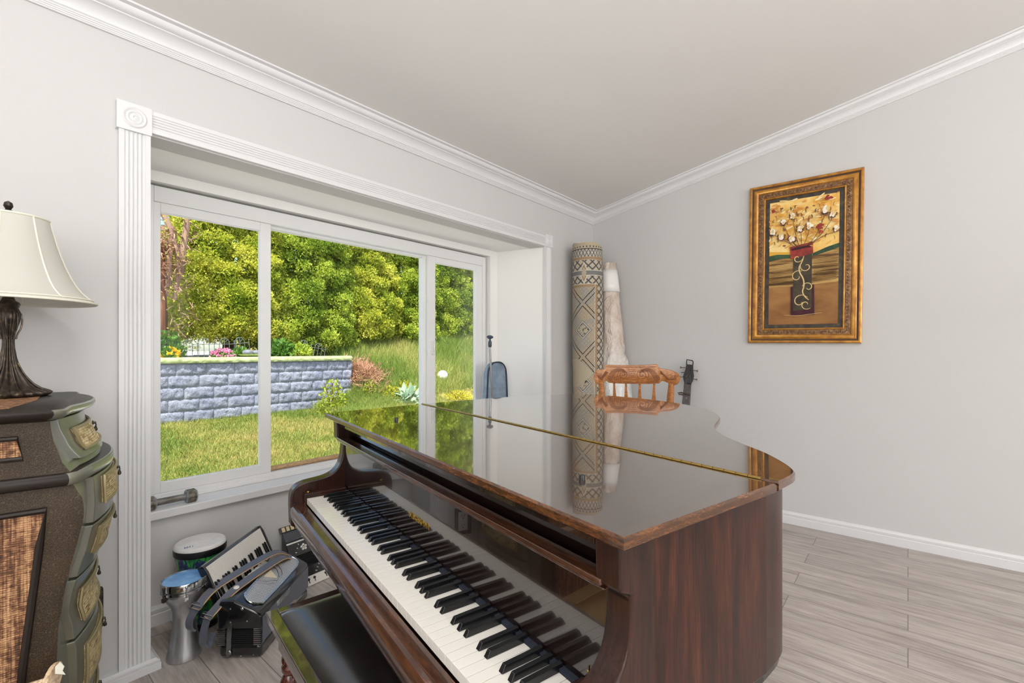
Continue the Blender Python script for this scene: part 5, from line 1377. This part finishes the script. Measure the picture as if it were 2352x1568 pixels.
# ---- foliage helpers
def leaf_mat(name, stops, rough=.5, trans=.35, scale=3.2, fine=.5, tcol=None):
    m, nt, b = new_mat(name); v = objc(nt)
    n1 = noise(nt, v, scale, 4, .6); n2 = noise(nt, v, 47, 2, .5)
    f = mth(nt, 'ADD', mth(nt, 'MULTIPLY', n1, 1 - fine), mth(nt, 'MULTIPLY', n2, fine))
    c = ramp(nt, f, stops); nt.links.new(c, b.inputs['Base Color']); setp(b, rough, spec=.25)
    tr = nt.nodes.new('ShaderNodeBsdfTranslucent'); nt.links.new(c, tr.inputs['Color']); mx = nt.nodes.new('ShaderNodeMixShader'); mx.inputs[0].default_value = trans
    out = nt.nodes['Material Output']; nt.links.new(b.outputs[0], mx.inputs[1]); nt.links.new(tr.outputs[0], mx.inputs[2]); nt.links.new(mx.outputs[0], out.inputs['Surface']); return m
def nrm(a): return a / np.maximum(np.linalg.norm(a, axis=-1, keepdims=True), 1e-6)
def leaves(P, N, L, Wd, k=3, spread=.75, g=None):
    # k rhombic leaves fanned around direction N at every point P
    g = g or rng; n = len(P)
    Vs, Fs = [], []
    for j in range(k):
        d = nrm(N + spread * g.normal(size=(n, 3))); l = (L * (.7 + .6 * g.random((n, 1)))); w_ = Wd * (.7 + .6 * g.random((n, 1)))
        s_ = nrm(np.cross(d, g.normal(size=(n, 3))))
        c = P + d * l * .45
        Vs.append(np.stack([P, c + s_ * w_ * .5, P + d * l, c - s_ * w_ * .5], 1))
    V = np.concatenate(Vs, 0).reshape(-1, 3); F = np.arange(len(V), dtype=np.int32).reshape(-1, 4); return V, F
M['cedar'] = leaf_mat('cedar_foliage', [(.30, (60, 88, 26)), (.42, (136, 162, 48)), (.53, (210, 208, 80)), (.66, (230, 230, 128)), (.78, (196, 160, 112))], .5, .3, 2.2, .5)
M['cedar2'] = leaf_mat('cedar_foliage_deep', [(.30, (52, 82, 30)), (.44, (124, 152, 48)), (.56, (192, 204, 80)), (.70, (226, 228, 124))], .5, .3, 2.2, .5)
M['bark'] = speck('tree_bark', [(.3, (74, 56, 46)), (.6, (122, 94, 78)), (.8, (158, 128, 108))], 12, (1, 1, .2), rough=.9, spec=.1, bump=.6)
def crown(name, parent, mat, z0, z1, Rb, seed, nclump, lowgap=0):
    g = np.random.default_rng(seed)
    a = g.uniform(R(150), R(390), nclump); zt = g.random(nclump) ** 1.25; z = z0 + (z1 - z0) * zt
    rad = Rb * (1.0 - .55 * zt ** 1.6) * g.uniform(.66, 1.04, nclump); rc = g.uniform(.09, .25, nclump) * (1 - .3 * zt)
    Cc = np.stack([rad * np.cos(a), rad * np.sin(a), z], 1); out = np.stack([np.cos(a), np.sin(a), .35 + 0 * a], 1)
    npc = (230 * (rc / .25) ** 1.7).astype(int); npc = np.where(z > 4.6, npc // 2, npc)
    ci = np.repeat(np.arange(nclump), npc); n = len(ci)
    d = g.normal(size=(n, 3)); d = nrm(d + .9 * nrm(out)[ci])
    rr = g.random((n, 1)) ** .33
    P = Cc[ci] + d * rr * rc[ci][:, None] * np.array([1, 1, .85])
    V, F = leaves(P, d + np.array([0, 0, .25]), .046, .021, 3, .6, g)
    # inner shade layer that closes the crown
    m = 6500; a = g.uniform(R(140), R(400), m); zz = z0 + .1 + (z1 - z0) * g.random(m); rr = Rb * .62 * (1 - .5 * ((zz - z0) / (z1 - z0)) ** 1.6)
    P2 = np.stack([rr * np.cos(a), rr * np.sin(a), zz], 1); V2, F2 = leaves(P2, np.stack([np.cos(a), np.sin(a), 0 * a - .2], 1), .16, .10, 2, .8, g)
    V3 = np.concatenate([V, V2]); F3 = np.concatenate([F, F2 + len(V)])
    return np_mesh(name, V3, F3, mat, parent)
GH = 'cedar trees of the garden hedge'
trees = []
def cedar(x, y, zb, label, src=None, low=.45, mat=None, rz=0):
    if src is None:
        t = thing('cedar_tree', label, 'tree', (x, y, zb), rz, GH)
        i_ = len(trees)
        crown('foliage', t, mat, low, 6.6, 1.05, 40 + i_, 1250)
        b = MB(); b.tube([(0, .05, -.1), (.03, .05, 1.0), (-.02, .05, 3), (0, .05, 5.6)], [.13, .11, .08, .03], 10); b.build('trunk', M['bark'], t, local=True)
        trees.append(t); return t
    t = copy_tree(src, None, (x, y, zb), rz, label); trees.append(t); return t
tA = cedar(3.55, 10.35, 1.10, 'bushy yellow green cedar tree at the left end of the hedge, beside the bare tree', None, .42, M['cedar'])
tB = cedar(4.95, 10.25, 1.10, 'cedar tree second from the left in the hedge, behind the tilted garden edging', None, .22, M['cedar2'])
cedar(6.30, 10.45, 1.20, 'cedar tree third from the left in the hedge, above the end of the block wall', tA, rz=.5)
cedar(7.75, 10.6, 1.32, 'cedar tree fourth from the left in the hedge, right part of the middle pane', tB, rz=-.35)
cedar(9.2, 10.75, 1.40, 'cedar tree fifth from the left in the hedge, left of the right pane', tB, rz=.45)
cedar(10.65, 10.9, 1.50, 'cedar tree sixth from the left in the hedge, right of the right pane', tA, rz=-.25)
cedar(12.2, 11.1, 1.55, 'cedar tree beyond the right end of the hedge, behind the right window frame', tB, rz=.2)

# bare multi stemmed tree at the left
bt = thing('bare_tree', 'bare pinkish brown tree with several stems at the left edge of the window', 'tree', (2.2, 9.1, 1.12))
M['pale_bark'] = speck('pale_pink_bark', [(.3, (116, 88, 74)), (.55, (160, 130, 112)), (.8, (192, 166, 148))], 9, (1, 1, .25), rough=.85, spec=.15)
M['red_bark'] = speck('red_brown_bark', [(.3, (80, 54, 42)), (.6, (124, 86, 68)), (.8, (156, 116, 92))], 9, (1, 1, .25), rough=.9, spec=.1)
def wp_(px, py, y=9.1):
    a = (px - 1176) / 1080; c, s = math.cos(R(40.1)), math.sin(R(40.1)); k = y / (s - a * c); return Vector(((c + a * s) * k, y, 1.24 + (804 - py) / 1080 * k))
b = MB()
b.tube([Vector((2.14, 9.1, 1.05)), wp_(374, 720), wp_(371, 650), wp_(369, 580)], [.075, .066, .055, .045], 10); b.build('trunk', M['red_bark'], bt)
for P, r in (([(400, 690), (412, 625), (409, 578), (399, 547), (391, 523), (376, 493), (355, 440)], (.03, .045, .05, .05, .048, .045, .04)),
             ([(412, 640), (417, 600), (422, 562), (426, 539), (431, 500), (436, 440)], (.05, .06, .055, .05, .045, .035)),
             ([(386, 660), (388, 610), (392, 560), (396, 520)], (.045, .042, .036, .03)),
             ([(402, 552), (412, 564), (424, 574), (436, 566)], (.02, .018, .014, .01)),
             ([(374, 662), (384, 676), (398, 686)], (.02, .017, .01))):
    b = MB(); b.tube([wp_(*p, 9.08) for p in P], list(r), 8); b.build('stem', M['pale_bark'], bt)
b = MB(); g = random.Random(4)
for k in range(70):
    x, y_ = g.uniform(366, 440), g.uniform(500, 760); L_ = g.uniform(14, 46); a = g.uniform(-1.2, 1.2) + (PI / 2 if g.random() < .6 else 0)
    P = [wp_(x + L_ * t * math.cos(a) + 6 * math.sin(3 * t + k), y_ + L_ * t * math.sin(a), 9.0 + g.uniform(-.15, .25)) for t in (0, .33, .66, 1)]
    b.tube(P, [.009, .008, .006, .003], 5)
b.build('twigs', M['pale_bark'], bt)
n = 1500; P = np.stack([rng.normal(2.06, .12, n), rng.normal(9.25, .12, n), rng.normal(2.75, .26, n)], 1)
M['dead'] = leaf_mat('dead_brown_foliage', [(.3, (140, 98, 74)), (.5, (190, 144, 116)), (.7, (218, 182, 152))], .7, .2)
V, F = leaves(P - np.array([2.2, 9.1, 1.12]), np.stack([rng.normal(.3, .5, n), rng.normal(-.3, .4, n), rng.normal(-.5, .4, n)], 1), .12, .012, 3, .4); np_mesh('dead_foliage', V, F, M['dead'], bt)
n = 2600; P = np.stack([rng.normal(2.38, .22, n), rng.normal(9.35, .2, n), 1.2 + 2.2 * rng.random(n)], 1)
V, F = leaves(P - np.array([2.2, 9.1, 1.12]), rng.normal(size=(n, 3)) + np.array([0, -.5, .3]), .036, .018, 2, .6); np_mesh('young_leaves', V, F, M['cedar'], bt)

# wire garden edging along the planting bed
M['wire'] = flat('grey_green_wire', (110, 122, 118), .45, .3)
def edging(x, y, z, rz, tilt, label, n=2, ghost=None):
    t = thing('garden_edging', label, 'edging', (x, y, z), rz, 'garden edging panels'); b = MB(); A_ = Matrix.Rotation(tilt, 3, 'Y'); wv = .15
    def q(u, h): return A_ @ Vector((u, 0, h))
    Lp = n * wv * 2
    for i in range(n):
        u0 = .5 * wv + i * wv * 2
        b.tube([q(u0, -.06)] + [q(u0 + wv * .5 * (1 - math.cos(PI * k / 8)), .20 + .085 * math.sin(PI * k / 8)) for k in range(9)] + [q(u0 + wv, -.06)], .0055, 6)
        b.tube([q(u0 + wv / 2, -.06), q(u0 + wv / 2, .285)], .005, 6)
        b.tube([q(u0 + wv / 2 - .05, .255), q(u0 + wv / 2, .21), q(u0 + wv / 2 + .05, .255)], .004, 6)
        v_ = u0 + wv * 1.5; b.tube([q(v_, -.06), q(v_, .23)], .005, 6); b.ball(q(v_, .235), .012, 8, 6)
    for h in (.01, .185): b.tube([q(0, h), q(Lp, h)], .005, 6)
    b.build('wire_panel', M['wire'], t, local=True); return t
ez = 1.15
edging(1.95, 8.80, ez - .03, R(2), 0, 'wire garden edging panel above the yellow flowers, leftmost of the panels')
edging(2.48, 8.78, ez, R(-1), R(-1), 'wire garden edging panel between the yellow and the pink flowers')
edging(3.03, 8.76, ez + .01, R(2), R(-5), 'wire garden edging panel just right of the pink flowers, tipped slightly up', 1)
edging(4.10, 8.76, ez + .03, R(3), R(11), 'wire garden edging panel leaning down to the right near the end of the wall')

# flowers, stones and small plants
M['leafy'] = leaf_mat('garden_leaves', [(.3, (44, 88, 34)), (.5, (92, 134, 50)), (.7, (140, 172, 84))], .5, .3)
def plant(name, label, cat, c, r, h, n, mat, L_=.05, W_=.028, flower=None, group=None, up=.5, k=2):
    t = thing(name, label, cat, c, 0, group); g = np.random.default_rng(int(abs(c[0] * 971 + c[1] * 37)))
    d = nrm(g.normal(size=(n, 3)) * np.array([1, 1, .8]) + np.array([0, 0, .15])); d[:, 2] = np.abs(d[:, 2]); rad = g.random((n, 1)) ** .4
    P = d * rad * np.array([r, r, h]); V, F = leaves(P, d * .6 + np.array([0, 0, up]), L_, W_, k, .7, g)
    np_mesh('foliage', V, F, mat, t)
    b = MB()
    for i in range(6): a = 2 * PI * i / 6; b.tube([(0, 0, -.06), (r * .3 * math.cos(a), r * .3 * math.sin(a), h * .5), (r * .6 * math.cos(a), r * .6 * math.sin(a), h * .85)], [.008, .006, .003], 5)
    b.build('stem', M['red_bark'], t, local=True)
    if flower:
        m_, nf, rf = flower; rf2 = g.random((nf, 1)) ** .5; d = nrm(g.normal(size=(nf, 3)) + np.array([0, -.4, 1.0])); P = d * np.array([r, r, h]) * (.8 + .3 * rf2); P[:, 2] = np.abs(P[:, 2])
        V, F = leaves(P, d, rf, rf * .7, 9, .8, g); np_mesh('blossom', V, F, m_, t)
    return t
M['yel'] = leaf_mat('yellow_petals', [(.3, (232, 150, 20)), (.5, (250, 200, 40)), (.7, (255, 222, 90))], .6, .25); M['pink'] = leaf_mat('pink_petals', [(.3, (206, 96, 150)), (.5, (236, 154, 192)), (.7, (250, 214, 230))], .6, .25)
plant('marigold', 'clump of yellow orange flowers behind the wall coping, left in the left pane', 'flowers', (2.10, 8.50, 1.12), .13, .13, 260, M['leafy'], flower=(M['yel'], 26, .04))
plant('pink_flowers', 'clump of pink flowers on the planting bed in front of the edging', 'flowers', (2.80, 8.50, 1.12), .16, .12, 240, M['leafy'], flower=(M['pink'], 46, .045))
M['pebble'] = speck('grey_pebble', [(.3, (96, 98, 108)), (.7, (132, 134, 146))], 20, rough=.9)
ds = thing('stone_dish', 'shallow pale dish on the wall coping holding two grey stones', 'dish', (3.22, 8.46, 1.131)); b = MB(WM[ds.name]); b.lathe([(.10, 0), (.17, .02), (.20, .045), (.19, .045), (.15, .028), (.0, .02)], (0, 0, 0), 28); b.build('dish', M['coping'], ds)
for (dx, r, lb_) in ((-.055, .075, 'grey stone at the left in the pale dish on the wall'), (.085, .065, 'grey stone at the right in the pale dish on the wall, beside the window bar')):
    b = MB(); b.ball((3.22 + dx, 8.46 - .02, 1.131 + .072), r, 16, 10, (1.15, .8, .62)); tag(b.build('stone', M['pebble'], smooth=70), lb_, 'stone', 'stones in the dish')
plant('leafy_plant', 'dark leafy plant on the bed at the left edge of the middle pane', 'plant', (3.86, 8.75, 1.12), .22, .30, 420, M['leafy'], .09, .05)
plant('leafy_plant', 'leafy green plant with reddish stems tangled in the tilted edging', 'plant', (4.16, 8.68, 1.12), .22, .24, 360, M['cedar2'], .08, .03)
plant('leafy_plant', 'pale green leafy plant on the bed behind the yellow flowers', 'plant', (2.15, 8.95, 1.12), .26, .42, 520, M['leafy'], .07, .035)
plant('leafy_plant', 'low green plant on the bed between the pink flowers and the stone dish', 'plant', (3.10, 8.60, 1.12), .13, .16, 200, M['leafy'], .06, .03)
M['varieg'] = leaf_mat('yellow_green_leaves', [(.3, (104, 124, 32)), (.5, (160, 174, 52)), (.7, (206, 204, 110))], .5, .3); M['goldleaf'] = leaf_mat('golden_leaves', [(.3, (146, 150, 28)), (.5, (204, 198, 44)), (.7, (232, 224, 104))], .5, .3)
def gz_(x, y): return float(T(x, y))
def gplant(nm, lb_, x, y, r, h, n, mat, L_, W_, **k): return plant(nm, lb_, 'plant', (x, y, gz_(x, y)), r, h, n, mat, L_, W_, **k)
gplant('garden_shrub', 'upright yellow green shrub with pinkish twigs before the right part of the block wall', 4.22, 7.62, .24, .64, 520, M['varieg'], .05, .026)
gplant('golden_shrub', 'low golden shrub on the slope, the wide one left of the window bar', 5.42, 7.62, .26, .22, 620, M['goldleaf'], .03, .017)
gplant('golden_shrub', 'low golden shrub on the slope, right behind the blue green hosta', 5.80, 7.72, .22, .26, 520, M['goldleaf'], .03, .017)
gplant('golden_shrub', 'low golden shrub touching the left side of the window bar', 6.05, 7.45, .18, .28, 520, M['goldleaf'], .03, .017)
gplant('golden_shrub', 'small golden green shrub in the dry grass right of the wall end', 5.05, 7.75, .12, .36, 260, M['varieg'], .035, .02)
gplant('golden_shrub', 'low golden shrub seen at the bottom of the right window pane', 6.95, 7.35, .34, .20, 700, M['goldleaf'], .03, .017)
gplant('golden_shrub', 'low golden shrub at the bottom right corner of the right window pane', 7.75, 7.45, .24, .26, 500, M['goldleaf'], .03, .017)
M['hosta'] = leaf_mat('hosta_leaves', [(.3, (120, 150, 120)), (.5, (160, 184, 156)), (.7, (206, 218, 200))], .45, .25)
gplant('hosta', 'blue green hosta plant with broad leaves in front of the golden shrubs', 5.62, 7.35, .24, .24, 70, M['hosta'], .20, .10, up=.15, k=2)
gb = thing('garden_ball', 'white ball lying in the tall grass seen through the right window pane', 'ball', (7.08, 8.0, gz_(7.08, 8.0)))
b = MB(); b.ball((7.08, 8.0, gz_(7.08, 8.0) + .13), .118, 24, 16); b.build('ball', flat('white_ball', (236, 230, 222), .6), gb, smooth=80)
n = 1500; P = np.stack([rng.normal(5.25, .17, n), rng.normal(8.25, .22, n), np.zeros(n)], 1); P[:, 2] = T(P[:, 0], P[:, 1]) + .26 * rng.random(n)
V, F = leaves(P, rng.normal(size=(n, 3)) + np.array([0, -.2, .1]), .16, .012, 2, .6); tag(np_mesh('dry_brush', V, F, M['dead']), 'heap of dry red brown brush on the slope beside the wall end', 'brush', kind='stuff')

# grass
def blades(x, y, hmin, hmax, wd, lean, g):
    n = len(x); z = T(x, y) - .01; h = g.uniform(hmin, hmax, n) ; a = g.uniform(0, 2 * PI, n); la = g.uniform(0, 2 * PI, n); le = g.random(n) * lean * h
    sx, sy = np.cos(a) * wd / 2, np.sin(a) * wd / 2; lx, ly = np.cos(la) * le, np.sin(la) * le
    def row(t, k): return np.stack([np.stack([x + lx * t * t - sx * k, y + ly * t * t - sy * k, z + h * t * (1 - .12 * t)], 1), np.stack([x + lx * t * t + sx * k, y + ly * t * t + sy * k, z + h * t * (1 - .12 * t)], 1)], 1)
    V = np.concatenate([row(0, 1), row(.55, .85), row(1, .12)], 1).reshape(-1, 3)
    i = np.arange(n)[:, None] * 6; F = np.concatenate([i + np.array([0, 1, 3, 2]), i + np.array([2, 3, 5, 4])], 1).reshape(-1, 4); return V, F
def grass_mat(name, stops, sc): return leaf_mat(name, stops, .55, .3, sc, .45)
M['grass'] = grass_mat('lawn_grass', [(.30, (66, 100, 34)), (.42, (108, 134, 54)), (.52, (152, 158, 82)), (.62, (190, 172, 110)), (.75, (206, 186, 130))], 1.1)
M['tall'] = grass_mat('tall_grass', [(.30, (72, 108, 38)), (.44, (120, 146, 60)), (.55, (160, 170, 88)), (.66, (194, 178, 114)), (.78, (208, 186, 130))], .8)
n = 75000; x, y = rng.uniform(.5, 6.6, n), rng.uniform(4.5, 8.17, n); V, F = blades(x, y, .035, .10, .006, .8, rng)
tag(np_mesh('lawn_grass', V, F, M['grass']), 'short sunlit lawn grass in front of the block wall', 'grass', kind='stuff')
n = 62000; x, y = rng.uniform(5.0, 12.5, n), rng.uniform(7.6, 10.7, n); V, F = blades(x, y, .10, .36, .007, .7, rng)
n2 = 16000; x, y = rng.normal(4.9, .55, n2), rng.uniform(6.9, 8.1, n2); x = np.abs(x - 4.1) + 4.1; V2, F2 = blades(x, y, .08, .26, .006, .9, rng)
tag(np_mesh('tall_grass', np.concatenate([V, V2]), np.concatenate([F, F2 + len(V)]), M['tall']), 'tall meadow grass on the slope right of the block wall', 'grass', kind='stuff')
# ------------------------------------------------------------------ light, sky, camera
sun = bpy.data.lights.new('sun', 'SUN'); sun.energy = 10.5; sun.angle = R(.6); sun.color = (1.0, .955, .87)
so = bpy.data.objects.new('sun', sun); COL.objects.link(so)
sd = Vector((.36, .31, -.88)).normalized(); so.rotation_euler = sd.to_track_quat('-Z', 'Y').to_euler(); so.location = (0, -5, 12)
wd_ = bpy.data.worlds.new('sky'); bpy.context.scene.world = wd_; wd_.use_nodes = True
nt = wd_.node_tree; bgn = nt.nodes['Background']
sky = nt.nodes.new('ShaderNodeTexSky'); sky.sky_type = 'NISHITA'; sky.sun_disc = False; sky.sun_elevation = R(50); sky.sun_rotation = R(200); sky.air_density = 1.0; sky.dust_density = 1.2; sky.ozone_density = 1.0
nt.links.new(sky.outputs[0], bgn.inputs['Color']); bgn.inputs['Strength'].default_value = .30
def area(name, loc, rot, sx, sy, power, col=(1, .985, .965)):
    l = bpy.data.lights.new(name, 'AREA'); l.shape = 'RECTANGLE'; l.size = sx; l.size_y = sy; l.energy = power; l.color = col
    o = bpy.data.objects.new(name, l); COL.objects.link(o); o.location = loc; o.rotation_euler = rot; return o
dummy_window(2, (1.0, YB, 1.65), 'y', 3.4, 1.9)
dummy_window(3, (XL, -.8, 1.55), 'x', 2.8, 1.9)
area('fill_south', (1.0, YB + .08, 1.65), (R(90), 0, 0), 3.3, 1.8, 95, (1, 1, 1))  # added fill lamp in front of the south dummy window
area('uplight_fill', (-1.0, -1.9, 1.5), (R(180), 0, 0), 2.2, 2.2, 280, (1, 1, 1))  # added fill lamp without a fixture, aimed up to brighten the ceiling
area('overhead_fill', (.35, .75, ceil_z(.75) - .03), (0, 0, 0), .5, .5, 13, (1, 1, 1))  # added fill lamp overhead, brightens the bench and instruments, no fixture
area('fill_west', (XL + .08, -.8, 1.55), (R(90), 0, R(-90)), 2.7, 1.8, 42, (1, 1, 1))  # added fill lamp set before the west dummy window
cam = bpy.data.cameras.new('camera'); cam.sensor_width = 36; cam.sensor_fit = 'HORIZONTAL'; cam.lens = 36 * 1080 / 2352; cam.shift_y = 20 / 2352; cam.clip_start = .02; cam.clip_end = 300
co = bpy.data.objects.new('camera', cam); COL.objects.link(co); co.location = (0, 0, 1.24); co.rotation_euler = (R(90), 0, R(40.1 - 90))
sc = bpy.context.scene; sc.camera = co
sc.view_settings.view_transform = 'Standard'; sc.view_settings.look = 'None'; sc.view_settings.exposure = -0.04; sc.view_settings.gamma = 1.0; sc.view_settings.use_curve_mapping = False
cy = sc.cycles; cy.use_denoising = True; cy.max_bounces = 10; cy.diffuse_bounces = 6; cy.glossy_bounces = 5; cy.transparent_max_bounces = 16; cy.transmission_bounces = 6; cy.sample_clamp_indirect = 6.0
